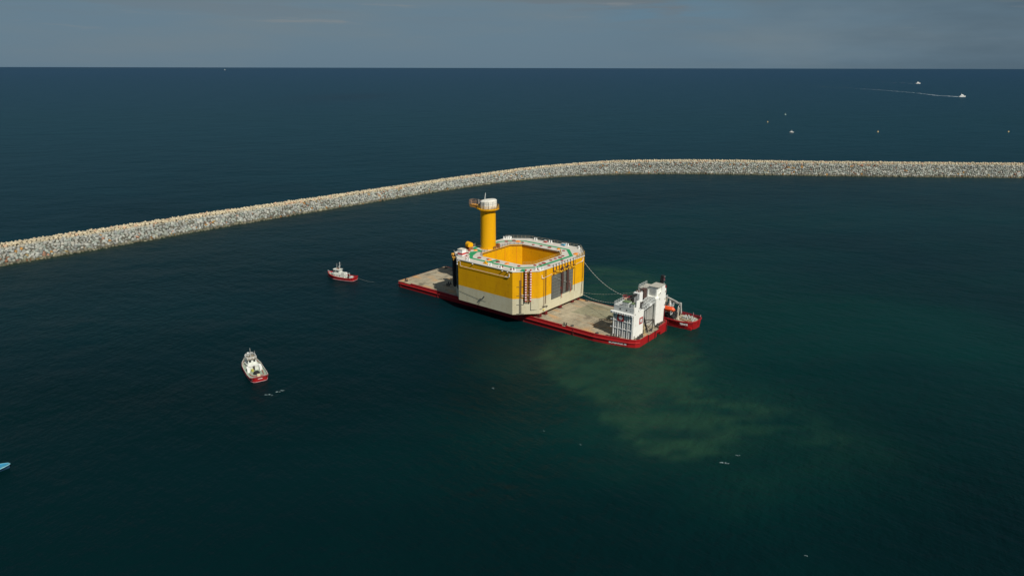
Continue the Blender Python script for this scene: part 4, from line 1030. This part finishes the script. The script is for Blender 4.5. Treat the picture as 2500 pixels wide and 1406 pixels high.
# ================================================================== tugs
def hull(st, deck_off, mhull, mdeck, root, bulw=.8, keel=-1.2, stripe=None, cap=None, upper=None, inner=None):
    """st: list of (x, half beam at rail, half beam at waterline, rail height)."""
    n = len(st); port = [(x, a_, w_, z) for x, a_, w_, z in st]
    ringx = port + [(x, -a_, -w_, z) for x, a_, w_, z in st[::-1]]
    N_ = len(ringx); b = MB(); vs = []
    for x, a_, w_, z in ringx: vs.append((x * .94, w_ * .7, keel))
    for x, a_, w_, z in ringx: vs.append((x * .985, w_, 0.0))
    for x, a_, w_, z in ringx: vs.append((x, a_, z))
    fs = []
    for l in range(2):
        fs += [(l * N_ + (i + 1) % N_, l * N_ + i, (l + 1) * N_ + i, (l + 1) * N_ + (i + 1) % N_) for i in range(N_)]
    b.add(vs, fs); b.add(vs[:N_], [tuple(range(N_))]); b.build('hull', mhull, root)
    th = .14
    b = MB(); vi = []
    def ins(x, a_): return (x * (1 - .012), a_ * .965)
    for x, a_, w_, z in ringx: vi.append((x, a_, z))
    for x, a_, w_, z in ringx: q = ins(x, a_); vi.append((q[0], q[1], z))
    for x, a_, w_, z in ringx: q = ins(x, a_); vi.append((q[0], q[1], z - bulw))
    fi = []
    for l in range(2): fi += [(l * N_ + (i + 1) % N_, l * N_ + i, (l + 1) * N_ + i, (l + 1) * N_ + (i + 1) % N_) for i in range(N_)]
    b.add(vi, fi); b.build('bulwark', inner or mhull, root)
    dk_ = [(*ins(x, a_), z - bulw + .01) for x, a_, w_, z in port]
    dp = [(x, -y, z) for x, y, z in dk_]
    b = MB(); b.add(dk_ + dp, [(n + i, n + i + 1, i + 1, i) for i in range(n - 1)]); b.build('deck', mdeck, root)
    b = MB(); pts = [(x, a_ * 1.015, z - .28) for x, a_, w_, z in ringx]; b.tube(pts + [pts[0]], .15, 6); b.build('fender', cap or BLACK, root)
    if stripe:
        b = MB(); pts = [(x * .986, w_ * 1.01, .12) for x, a_, w_, z in ringx]; b.tube(pts + [pts[0]], .09, 5); b.build('boot_stripe', stripe, root)
def win(root, boxes, m=GLASS):
    for q in boxes:
        b = MB(); b.box(*q); b.build('window', m, root)
def house(root, poly, z0, z1, m, name='deckhouse', shrink=1.0):
    b = MB(); n = len(poly)
    cx = sum(p_[0] for p_ in poly) / n; cy = sum(p_[1] for p_ in poly) / n
    t_ = [(cx + (x - cx) * shrink, cy + (y - cy) * shrink) for x, y in poly]
    b.add([(x, y, z0) for x, y in poly] + [(x, y, z1) for x, y in t_], [(i, (i + 1) % n, n + (i + 1) % n, n + i) for i in range(n)] + [tuple(range(n, 2 * n))]); return b.build(name, m, root)
def mirror(pts): return [(x, -y) for x, y in pts] + [(x, y) for x, y in pts[::-1]]

def small_tug(loc, heading, L, B, label, kind, group):
    t = empty('tugboat', loc, heading, label, 'tugboat', group)
    h = L / 2; w_ = B / 2
    st = [(-h, w_ * .62, w_ * .5, 1.95), (-h * .96, w_ * .82, w_ * .7, 1.8), (-h * .82, w_ * .94, w_ * .86, 1.5), (-h * .5, w_, w_ * .95, 1.4), (0, w_, w_ * .96, 1.5), (h * .35, w_ * .98, w_ * .88, 1.75),
          (h * .6, w_ * .82, w_ * .68, 2.05), (h * .82, w_ * .5, w_ * .36, 2.4), (h * .95, w_ * .2, w_ * .12, 2.7), (h, w_ * .04, w_ * .02, 2.8)]
    hull(st, 0, RED, TUGDECK, t, .75, stripe=PINK, cap=REDD if kind else RED, inner=RED if not kind else TWHITE)
    dz = .78
    if kind == 0:   # profile view boat: wheelhouse amidships forward, low after deck
        house(t, mirror([(-1.0, 1.6), (3.4, 1.75), (5.0, 1.0), (5.3, .3)]), dz, 2.5, TWHITE)
        wh = house(t, mirror([(.4, 1.35), (3.3, 1.4), (4.1, .7)]), 2.5, 4.3, TWHITE, 'wheelhouse', .94)
        b = MB(); b.prism(mirror([(.1, 1.5), (3.5, 1.5), (4.3, .7)]), 4.3, 4.42); b.build('roof', TWHITE, t)
        for q in [(.8, 1.3), (1.7, 2.2), (2.6, 3.1)]:
            b = MB(); b.box(q[0], q[1], 1.28, 1.44, 3.3, 3.95); b.box(q[0], q[1], -1.44, -1.28, 3.3, 3.95); b.build('window', GLASS, t)
        b = MB(); b.box(3.6, 3.95, -.8, .8, 3.3, 3.95); b.build('window', GLASS, t)
        b = MB()
        for x in (0.0, 1.4, 2.8): b.cyl((x, 1.60, 1.8), (x, 1.76, 1.8), .2, n=8); 
        b.build('porthole', GLASS, t)
        b = MB(); b.box(-2.6, -1.0, .7, 1.6, dz, 3.3); b.box(-2.4, -1.1, .75, 1.5, 3.3, 3.7); b.build('funnel', TWHITE, t)
        b = MB(); b.box(-2.2, -1.0, -1.5, -.6, dz, 2.9); b.build('funnel', WHITE2, t)
        b = MB(); b.cyl((.9, 0, 4.4), (.7, 0, 8.1), .1, .06, n=7); b.beam((.75, -.8, 6.2), (.75, .8, 6.2), .08); b.beam((.7, -.5, 7.4), (.7, .5, 7.4), .07); b.beam((.8, 0, 5.4), (1.6, 0, 5.5), .12); b.build('mast', WHITE2, t)
        b = MB(); b.cyl((2.0, .8, 4.4), (2.0, .8, 6.6), .04, n=5); b.cyl((2.8, -.6, 4.4), (2.8, -.6, 7.0), .04, n=5); b.build('aerial', LGREY, t)
        b = MB(); b.rail([(-.9, 1.45, 2.5), (.3, 1.45, 2.5)], .9, .8, .04); b.build('railing', WHITE2, t); b = MB(); b.rail([(5.2, 1.6, 2.2), (7.6, .35, 2.7)], .7, 1.0, .04); b.build('railing', WHITE2, t)
        b = MB(); b.cyl((-4.0, -.5, 1.3), (-4.0, .5, 1.3), .5, n=12); b.build('winch', DGREY, t)
        b = MB(); b.box(-6.1, -4.9, -.8, .8, dz, 1.7); b.build('deck_box', LGREY, t)
        b = MB(); b.beam((-2.9, -2.2, .8), (-2.9, -2.2, 2.4), .14); b.beam((-2.9, 2.2, .8), (-2.9, 2.2, 2.4), .14); b.beam((-2.9, -2.2, 2.4), (-2.9, 2.2, 2.4), .14); b.build('tow_gantry', TWHITE, t)
        b = MB(); b.box(1.2, 3.0, -.9, .2, 4.42, 4.6); b.build('roof_hatch', RUST, t)
    else:           # seen from astern: wide after deck with a coil, bow away
        house(t, mirror([(-.4, 1.5), (4.2, 1.9), (6.2, 1.2), (6.6, .4)]), dz, 2.3, TWHITE)
        house(t, mirror([(1.2, 1.3), (4.0, 1.5), (5.0, .8)]), 2.3, 4.0, TWHITE, 'wheelhouse', .95)
        b = MB(); b.prism(mirror([(.9, 1.45), (4.2, 1.6), (5.2, .8)]), 4.0, 4.12); b.build('roof', mat('tug_roof', (.22, .19, .14), .8, (.3, .28, .22), 1), t)
        for q in [(1.16, 1.24, -1.0, -.4, 3.1, 3.7), (1.16, 1.24, .3, 1.0, 3.1, 3.7), (1.9, 2.7, -1.46, -1.34, 3.1, 3.7), (2.9, 3.7, -1.5, -1.38, 3.1, 3.7), (1.9, 2.7, 1.34, 1.46, 3.1, 3.7)]:
            win(t, [q])
        b = MB(); b.box(-.46, -.38, -.35, .35, dz, 2.5); b.build('door', DGREY, t)
        for sy in (-1, 1):
            b = MB(); b.box(-1.7, -.3, sy * 1.95 - .38, sy * 1.95 + .38, dz, 2.2); b.build('funnel', WHITE2, t)
        b = MB(); b.box(-.6, -.1, -2.2, 2.2, 2.35, 2.5); b.beam((-.4, -2.2, .8), (-.4, -2.2, 2.4), .14); b.beam((-.4, 2.2, .8), (-.4, 2.2, 2.4), .14); b.build('tow_gantry', WHITE2, t)
        b = MB(); b.rail([(5.1, -1.0, 4.1), (4.1, -1.6, 4.1), (1.1, -1.5, 4.1), (1.1, 1.5, 4.1), (4.1, 1.6, 4.1), (5.1, 1.0, 4.1), (5.1, -1.0, 4.1)], .7, .9, .045); b.build('railing', WHITE2, t)
        b = MB(); b.cyl((2.6, 0, 4.1), (2.4, 0, 7.6), .09, .05, n=7); b.beam((2.5, -.8, 6.0), (2.5, .8, 6.0), .08); b.beam((2.5, 0, 5.2), (3.4, 0, 5.4), .15); b.build('mast', LGREY, t)
        b = MB(); b.sphere((3.3, .6, 5.6), .32); b.cyl((3.3, .6, 4.1), (3.3, .6, 5.4), .06, n=5); b.build('radar_dome', WHITE2, t, True)
        b = MB(); b.cyl((1.8, -1.2, 4.1), (1.8, -1.2, 6.6), .04, n=5); b.cyl((2.0, 1.1, 4.1), (2.0, 1.1, 6.4), .04, n=5); b.build('aerial', LGREY, t)
        b = MB(); b.torus((-3.4, -.1, dz + .2), .85, .26, 16, 6); b.torus((-3.4, -.1, dz + .5), .6, .22, 16, 6); b.cyl((-3.4, -.1, dz), (-3.4, -.1, dz + .55), .5, n=10); b.build('rope_coil', BLACK, t)
        b = MB(); b.box(-6.9, -6.2, -.5, .4, dz, 1.8); b.build('deck_box', mat('cream_box', (.6, .55, .35), .6), t)
        b = MB(); b.tube([(-6.0, -1.6, .95), (-6.1, -.2, .95), (-5.6, 1.2, .95), (-4.6, 1.8, .95), (-3.0, 2.0, .95)], .1); b.tube([(-5.2, -1.9, .95), (-2.5, -2.1, .95), (-.6, -2.2, .95)], .1); b.build('hawser', mat('hawser_red', (.36, .08, .05), .8), t)
        b = MB(); b.box(-1.6, -.7, .3, 1.0, dz, 1.5); b.build('yellow_box', mat('yellow_green', (.4, .38, .08), .7), t)
        b = MB(); b.box(-h - .02, -h + .02, -.7, .7, 1.05, 1.2); b.build('stern_lettering', WHITE2, t)
        b = MB(); b.rail([(6.4, 1.7, 1.9), (7.9, .6, 2.5), (7.9, -.6, 2.5), (6.4, -1.7, 1.9)], .6, 1.0, .045); b.build('railing', TWHITE, t)
    return t
small_tug((-80.6, 309.0, 0), math.atan2(6.6, -14.9), 15.8, 5.6, 'small red hulled tug with white wheelhouse seen side on, left of the barge', 0, None)
small_tug((-84.6, 204.6, 0), math.atan2(15.6, -10.0), 17.6, 6.0, 'small red hulled tug seen from astern with a black rope coil on its after deck', 1, None)
rope((-73.2, 306.2, 1.5), (-64.0, 302.5, .1), .4, .02, 'thin tow line trailing from the stern of the side on tug', 'rope', 'tow_line')

# ---- anchor handling tug beside the far side of the barge
t = empty('anchor_tug', bw(50.5, 21.2, 0), YAW + PI + R(-1.5), 'large red tug with dark superstructure and orange rescue boat moored behind the white towers', 'tugboat')
st = [(-18.2, 2.2, 1.6, 3.4), (-17.6, 3.6, 2.8, 3.4), (-16.0, 4.7, 3.9, 3.3), (-13.0, 5.2, 4.7, 3.1), (-4, 5.3, 5.0, 3.2), (4, 5.3, 5.0, 3.8), (8, 4.7, 4.1, 4.6), (12, 3.3, 2.4, 5.4), (14.6, 1.5, .8, 6.0), (15.4, .1, .05, 6.2)]
hull(st, 0, RED, WOOD, t, 1.15, keel=-2, cap=RED, stripe=REDD, inner=mat('bulwark_dark_red', (.30, .012, .03), .6, (.2, .02, .02), 1))
DKT = 2.05
b = MB(); b.beam((-18.0, 0, 2.6), (-18.4, 0, 2.6), .9, 1.6); b.box(-17.2, -15.4, 3.2, 4.2, -.8, .9); b.build('stern_roller', RED, t)
# the starboard... the boat's left side faces the barge; deckhouses step up towards the bow
house(t, mirror([(-5.2, 4.3), (7, 4.4), (9.6, 2.4)]), DKT, 5.0, DGREY, 'deckhouse')
house(t, mirror([(-2.8, 3.4), (6.6, 3.7), (8.6, 1.8)]), 5.0, 8.2, mat('beige_paint', (.56, .50, .38), .6, (.45, .4, .3), .8), 'upper_deckhouse')
house(t, mirror([(.6, 3.0), (5.6, 3.2), (7.2, 1.6)]), 8.2, 11.0, WHITE, 'bridge', 1.05)
b = MB(); b.prism(mirror([(.3, 3.3), (5.8, 3.4), (7.6, 1.6)]), 11.0, 11.2); b.build('bridge_roof', WHITE, t)
for k_ in range(6):
    b = MB(); b.box(1.0 + k_ * .78, 1.6 + k_ * .78, 3.1, 3.26, 9.4, 10.5); b.box(1.0 + k_ * .78, 1.6 + k_ * .78, -3.26, -3.1, 9.4, 10.5); b.build('window', GLASS, t)
b = MB(); b.box(-5.4, -3.0, -4.5, 4.5, 5.0, 5.12); b.rail([(-5.3, 4.5, 5.1), (-5.3, -4.5, 5.1)], 1.1, 1.1, .06); b.rail([(-5.3, 4.4, 5.1), (4.5, 4.4, 5.1)], 1.1, 1.3, .05)
b.build('railing', LGREY, t); b = MB(); b.rail([(-2.8, 3.4, 8.2), (-2.8, -3.4, 8.2)], 1.1, .9, .06); b.rail([(-2.8, 3.4, 8.2), (.6, 3.4, 8.2)], 1.1, .9, .06); b.build('railing', LGREY, t)
b = MB()
for y in (-3.3, -1.1, 1.1, 3.3): b.beam((-5.5, y, DKT), (-5.5, y, 5.0), .18)
b.beam((-4.6, 4.45, 3.2), (-1, 4.45, 3.6), .14); b.build('deckhouse_post', LGREY, t)
b = MB(); b.box(-2.2, -.8, -2.6, -1.2, 8.2, 10.6); f_ = b.build('funnel', LGREY, t)
b = MB(); b.box(-2.3, -.7, -2.7, -1.1, 10.6, 10.9); b.build('funnel_top', BLACK, f_)
b = MB(); b.box(-2.2, -.8, 1.2, 2.6, 8.2, 10.6); f_ = b.build('funnel', LGREY, t)
b = MB(); b.box(-2.3, -.7, 1.1, 2.7, 10.6, 10.9); b.build('funnel_top', BLACK, f_)
b = MB(); b.beam((-.9, 0, 8.2), (-1.9, 0, 18.0), 1.3, 1.1); b.beam((.8, 0, 11.2), (-1.4, 0, 15.5), .3); b.beam((-1.8, -1.5, 16.4), (-1.8, 1.5, 16.4), .18); b.beam((-1.5, -1.9, 14.2), (-1.5, 1.9, 14.2), .22); b.build('mast', BLACK, t)
b = MB(); b.sphere((-1.5, 1.9, 14.7), .4); b.sphere((-1.8, -1.2, 17.2), .4); b.beam((-1.2, -2.9, 14.0), (-1.2, -1.0, 14.5), .25); b.build('radar_dome', WHITE2, t, True)
b = MB(); b.add([(-2.1, .25, 16.4), (-3.3, 1.0, 16.2), (-3.4, 1.0, 17.0), (-2.2, .25, 17.3), (-2.1, .3, 16.4), (-3.3, 1.05, 16.2), (-3.4, 1.05, 17.0), (-2.2, .3, 17.3)], [(0, 1, 2, 3), (7, 6, 5, 4), (0, 4, 5, 1), (3, 2, 6, 7), (1, 5, 6, 2), (0, 3, 7, 4)]); b.build('flag', mat('flag_pink', (.6, .16, .2), .8, (.7, .5, .5), 1.2), t)
b = MB(); b.cyl((-2.0, 2.0, 10.6), (-2.0, 2.0, 14.4), .05, n=5); b.build('aerial', LGREY, t)
b = MB(); b.box(-3.2, -2.9, 2.6, 3.6, 9.0, 10.4); b.sphere((-3.0, 0, 10.2), .5); b.build('fire_monitor', mat('monitor_red', (.5, .03, .05), .5), t)
# knuckle crane in white
b = MB(); b.cyl((-4.6, -2.6, 5.1), (-4.6, -2.6, 7.6), .55, n=10); b.build('crane_pedestal', WHITE2, t)
b = MB(); b.beam((-4.6, -2.6, 7.5), (-9.4, -2.0, 7.2), .55, .6); b.beam((-1.6, -2.6, 9.0), (-7.6, -2.2, 7.6), .5, .5); b.beam((-9.4, -2.0, 7.2), (-9.9, -1.9, 3.6), .4); b.beam((-8.6, -1.9, 6.6), (-9.0, -.4, 4.2), .25); b.box(-9.6, -8.8, -2.4, -1.6, 6.6, 7.7); b.build('crane_boom', mat('crane_grey', (.5, .5, .46), .6, (.2, .2, .19), .9), t)
b = MB(); b.beam((-10.2, 1.6, DKT), (-10.4, 1.6, 7.0), .38); b.box(-10.7, -9.9, 1.2, 2.0, DKT, 2.7); b.build('stern_post', mat('post_cream', (.6, .55, .45), .6), t)
b = MB(); b.beam((-6.0, 0.4, DKT + 1.0), (-6.0, 3.8, DKT + 1.0), 2.2, 2.0); b.cyl((-7.4, -3, 3.1), (-7.4, 3, 3.1), 1.0, n=14); b.cyl((-8.8, 1.0, 2.9), (-8.8, 4.0, 2.9), .8, n=12); b.build('towing_winch', BLACK, t)
FITM = mat('pale_fitting', (.36, .38, .35), .7, (.5, .5, .46), 1.2)
for x, y in [(-11.4, -3.0), (-12.4, -3.4), (-13.2, -2.6), (-13.9, -3.2), (-14.4, -1.9), (-15.2, -2.2), (-15.7, -.8), (-16.2, -1.6), (-12.9, -1.3), (-16.0, 1.0)]:
    b = MB(); b.cyl((x, y, DKT), (x, y, DKT + .95), .38, .3, n=8); b.build('deck_fitting', FITM, t)
b = MB(); b.box(-12.2, -10.9, -2.4, -1.0, DKT, 2.8); b.build('deck_locker', FITM, t)
b = MB(); b.tube([(-9.4, .2, 2.3), (-12, .8, 2.2), (-14.2, 1.6, 2.2), (-16.4, .8, 2.25)], .14); b.tube([(-14.6, 2.0, 2.2), (-13.8, .2, 2.25), (-15.4, -.2, 2.25)], .13); b.build('deck_wire', RUST, t)
b = MB(); b.beam((-17.2, -3.6, 2.3), (-17.2, -3.6, 4.1), .18); b.beam((-13.6, -4.9, 2.3), (-13.6, -4.9, 3.9), .14); b.build('rail_stanchion', mat('stanchion_pink', (.6, .3, .3), .6), t)
for k_, (x, y, z) in enumerate([(-3.4, 3.6, 5.15), (-2.0, 3.9, 5.15), (-.4, 4.0, 5.15), (1.4, 4.0, 5.15), (-4.6, 3.4, 5.15)]):
    b = MB(); b.cyl((x - .5, y, z + .45), (x + .5, y, z + .45), .34, n=9); b.build('life_raft', WHITE2, t)
for x, y, z, h_, m in [(-4.9, 1.4, 5.1, 1.6, BLACK), (-4.2, .2, 5.1, 2.2, DGREY), (-3.4, -1.2, 5.1, 1.5, BLACK), (-5.0, -.8, 5.1, 1.2, RUST), (-2.0, .4, 8.2, 1.5, DGREY), (-.4, 2.6, 8.2, 1.3, BLACK), (-4.6, 3.0, 5.1, 1.7, DGREY), (-6.4, 2.2, 3.1, 1.6, BLACK), (-6.9, -1.0, 3.4, 1.8, DGREY), (-8.6, -3.2, 2.1, 1.7, BLACK), (-7.2, 4.2, 2.1, 1.9, BLACK)]:
    b = MB(); b.cyl((x, y, z), (x, y, z + h_), .32, .28, n=8); b.cyl((x, y, z + h_), (x + .35, y, z + h_ + .15), .3, n=8); b.build('vent_pipe', m, t)
for z in (10.1, 12.2):
    b = MB(); b.rail([(-2.2, 2.9, z), (-2.2, -2.9, z)], 1.0, .9, .05); b.build('bridge_railing', mat('rail_red', (.3, .03, .04), .6), t)
tm = Matrix.Translation((-14.55, 5.02, 2.05)) @ Matrix.Rotation(PI + R(9.5), 4, 'Z') @ Matrix.Rotation(R(84), 4, 'X')
text_mesh('name_lettering', 'TENOR', .95, WHITE2, t, tm, bold=.025)
for x in (-8, -4, 0, 4):
    b = MB(); b.box(x - .1, x + .1, 4.9, 5.45, 1.0, 3.0); b.build('side_fender', REDD, t)
# rescue boat resting in its cradle
rb_ = Vector(bw(57.4, 16.9, 6.0))
rb_.z -= .4
t2 = empty('rescue_boat', rb_, YAW + R(6), 'bright orange covered rescue boat on the side of the large red tug', 'rescue boat')
b = MB(); secs = [(-2.9, .15, .7), (-2.3, .75, .15), (-1, 1.05, 0), (1, 1.05, 0), (2.3, .8, .15), (3.0, .1, .7)]
vs = []
for x, w_, z in secs: vs += [(x, -w_, .9), (x, -w_ * .55, z), (x, w_ * .55, z), (x, w_, .9)]
n = len(secs); fs = []
for i in range(n - 1):
    for j in range(3): fs.append((4 * i + j, 4 * (i + 1) + j, 4 * (i + 1) + j + 1, 4 * i + j + 1))
fs += [(0, 1, 2, 3), (4 * n - 1, 4 * n - 2, 4 * n - 3, 4 * n - 4)]
b.add(vs, fs); b.build('hull', BOATORANGE, t2)
b = MB(); vs = []
for x, w_, z in secs: vs += [(x * .97, -w_ * .96, .9), (x * .8, -w_ * .6, 1.75), (x * .8, w_ * .6, 1.75), (x * .97, w_ * .96, .9)]
b.add(vs, [f for f in fs if len(f) == 4][:3 * (n - 1)]); b.add(vs, [(0, 1, 2, 3), (4 * n - 1, 4 * n - 2, 4 * n - 3, 4 * n - 4)]); b.build('canopy', BOATORANGE, t2)
b = MB(); b.beam((-1.6, -1.2, -1.0), (-1.6, 1.2, -1.0), .2); b.beam((1.6, -1.2, -1.0), (1.6, 1.2, -1.0), .2)
for x in (-1.6, 1.6): b.beam((x, -1.0, -1.0), (x, -.8, .5), .16); b.beam((x, 1.0, -1.0), (x, .8, .5), .16)
b.build('cradle', LGREY, t2)

# ---- blue boat whose bow enters the frame at the lower left
t = empty('blue_boat', (-130.1, 144.6, 0), math.atan2(4.0, 5.6), 'bow of a bright blue open boat cut off by the left edge', 'boat'); t.scale = (1.2, 1.25, 1.0)
st = [(-5.0, 1.2, 1.0, 1.0), (-4.8, 1.4, 1.2, 1.0), (-1, 1.65, 1.35, 1.0), (1.5, 1.5, 1.1, 1.05), (3.2, 1.1, .7, 1.15), (4.4, .6, .3, 1.25), (5.0, .25, .1, 1.3), (5.15, .05, .02, 1.3)]
hull(st, 0, mat('blue_boat_side', (.02, .06, .12), .5), BLUE, t, .12, keel=-.4, cap=PALEBLUE, inner=PALEBLUE)
b = MB(); b.box(-3.6, -1.2, -.8, .8, .9, 2.0); b.build('cuddy', BLUE, t)
b = MB(); b.box(.6, .9, -1.2, 1.2, .9, 1.1); b.build('thwart', PALEBLUE, t)

# ---- distant boats and buoys
def motor_yacht(loc, rz, s_, label):
    t = empty('motor_yacht', loc, rz, label, 'yacht')
    st = [(-9 * s_, 2.2 * s_, 2.0 * s_, 1.9 * s_), (-4 * s_, 2.6 * s_, 2.3 * s_, 2.0 * s_), (3 * s_, 2.5 * s_, 1.9 * s_, 2.4 * s_), (7 * s_, 1.5 * s_, .9 * s_, 3.0 * s_), (9.6 * s_, .1 * s_, .05 * s_, 3.5 * s_)]
    hull(st, 0, WHITE2, WHITE2, t, .3 * s_, cap=GREY)
    house(t, mirror([(-6 * s_, 1.9 * s_), (2.5 * s_, 2.0 * s_), (5 * s_, .8 * s_)]), 1.7 * s_, 4.4 * s_, WHITE2, 'saloon', .92)
    house(t, mirror([(-4 * s_, 1.5 * s_), (.5 * s_, 1.5 * s_), (2.4 * s_, .7 * s_)]), 4.4 * s_, 6.6 * s_, WHITE2, 'flybridge', .85)
    b = MB(); b.box(-4.5 * s_, 2.0 * s_, -1.96 * s_, 1.96 * s_, 2.9 * s_, 3.7 * s_); b.build('window', GLASS, t)
    b = MB(); b.beam((-2.6 * s_, 0, 6.4 * s_), (-3.2 * s_, 0, 9.4 * s_), .4 * s_); b.beam((-3 * s_, -1.2 * s_, 8.4 * s_), (-3 * s_, 1.2 * s_, 8.4 * s_), .3 * s_); b.build('radar_arch', WHITE2, t)
    return t
motor_yacht((1603, 2524, 0), R(-8), 1.2, 'white motor yacht trailing a long wake, upper right')
motor_yacht((2706, 4750, 0), R(-6), 1.6, 'smaller more distant white motor boat close under the horizon')
motor_yacht((-10930, 27200, 0), R(30), 2.6, 'ship on the left half of the horizon, a mere pale speck')
def small_boat(loc, rz, label):
    t = empty('sailing_dinghy', loc, rz, label, 'boat')
    st = [(-3, 1.0, .8, .8), (0, 1.2, 1.0, .8), (2.4, .7, .5, 1.0), (3.6, .05, .03, 1.2)]
    hull(st, 0, WHITE2, WHITE2, t, .25, cap=GREY, keel=-.3)
    house(t, mirror([(-1.5, .8), (.8, .8), (1.6, .3)]), .6, 2.0, WHITE2, 'cabin', .85)
    b = MB(); b.cyl((.2, 0, 1.9), (.2, 0, 4.4), .12, n=6); b.build('mast', WHITE2, t)
small_boat((435.5, 1087.6, 0), R(-20), 'small white motor boat beyond the breakwater among the buoys')
def buoy(x, y, m, s_, label, cat='buoy'):
    t = empty('buoy', (x, y, 0), random.random(), label, cat, 'mooring buoys beyond the breakwater')
    b = MB(); b.cyl((0, 0, -.3), (0, 0, .8 * s_), 1.3 * s_, n=12); b.cyl((0, 0, .8 * s_), (0, 0, 1.1 * s_), 1.3 * s_, .9 * s_, n=12); b.build('float', m, t)
    b = MB()
    for k_ in range(3): a_ = 2 * PI * k_ / 3; b.beam((.8 * s_ * math.cos(a_), .8 * s_ * math.sin(a_), 1.0 * s_), (.15 * s_ * math.cos(a_), .15 * s_ * math.sin(a_), 2.4 * s_), .16 * s_)
    b.box(-.3 * s_, .3 * s_, -.3 * s_, .3 * s_, 2.3 * s_, 2.8 * s_); b.build('topmark', m, t)
buoy(473.9, 1299.6, BUOYY, .85, 'yellow buoy left of the others, above the right breakwater')
buoy(575.6, 1097.9, BUOYY, .9, 'middle yellow buoy, straight right of the small white boat')
buoy(784.6, 1102.6, BUOYY, .9, 'yellow buoy nearest the right edge')
buoy(587.5, 1512.2, mat('buoy_green_grey', (.35, .45, .38), .6), 1.3, 'pale grey green buoy, the most distant one')

# ---- foam: wakes and small whitecaps, thin irregular patches floating on the water
def foam_patch(b, pts, z=.06):
    for (x, y, r_, ex, an) in pts:
        n = 9; vs = []
        for i in range(n):
            a_ = 2 * PI * i / n; rr_ = r_ * random.uniform(.55, 1.15); px, py = rr_ * ex * math.cos(a_), rr_ * math.sin(a_)
            vs.append((x + px * math.cos(an) - py * math.sin(an), y + px * math.sin(an) + py * math.cos(an), z))
        vs.append((x, y, z + .10)); b.add(vs, [(i, (i + 1) % n, n) for i in range(n)])
b = MB()
def along(P_, w0, w1, dens, gap=0.0):
    for i in range(len(P_) - 1):
        a_, c_ = Vector(P_[i]), Vector(P_[i + 1]); L_ = (c_ - a_).length; n = max(1, int(L_ / dens))
        for k_ in range(n):
            if random.random() < gap: continue
            t_ = (k_ + random.random()) / n; q = a_.lerp(c_, t_); f_ = (i + t_) / (len(P_) - 1); ww = w0 + (w1 - w0) * f_
            foam_patch(b, [(q.x + random.gauss(0, ww * .3), q.y + random.gauss(0, ww * .6), ww * random.uniform(.4, .9), 2.2, math.atan2(c_.y - a_.y, c_.x - a_.x))])
along([(1600, 2520), (1592, 2580), (1585, 2650)], 9, 6, 3.5)
along([(1585, 2650), (1620, 2760), (1660, 2900), (1715, 3250), (1736, 3547)], 5.0, 3.6, 7, .1); along([(1736, 3547), (1700, 3900), (1572, 4207)], 3.6, 3.0, 12, .2)
along([(2700, 4752), (2735, 5015), (2702, 5228)], 5, 4, 12, .2)
b.build('wake_foam', WAKE)
tag(bpy.data.objects['wake_foam'], kind='stuff')
b = MB()
for x, y, s_, an in [(-70.9, 191.0, .34, .5), (-72.0, 190.0, .25, .6), (-74.2, 188.2, .3, .4), (-75.2, 188.0, .2, .2), (-73.0, 187.7, .16, .3), (-5.9, 193.0, .22, -.6), (-5.5, 192.4, .14, -.8), (8.8, 166.6, .2, -.5), (18.2, 159.5, .2, -.9), (53.6, 150.9, .32, -.3), (54.4, 150.6, .24, -.4), (58.3, 154.3, .26, -.8),
                    (60.2, 116.4, .18, -.7), (17.6, 242.2, .3, -.6), (19.4, 240.8, .3, -.6), (15.7, 243.6, .24, -.6)]:
    for q in range(5): foam_patch(b, [(x + random.gauss(0, s_ * 1.1), y + random.gauss(0, s_ * .5), s_ * random.uniform(.18, .42), 3.6, an + random.gauss(0, .25))])
b.build('whitecap_foam', FOAM)
tag(bpy.data.objects['whitecap_foam'], kind='stuff')

# ------------------------------------------------------------------ picture settings
S.view_settings.view_transform = 'Standard'
S.view_settings.look = 'None'
S.view_settings.exposure = 0
S.view_settings.gamma = 1
S.view_settings.use_curve_mapping = False
S.render.resolution_x = 1024; S.render.resolution_y = 575
S.render.engine = 'CYCLES'
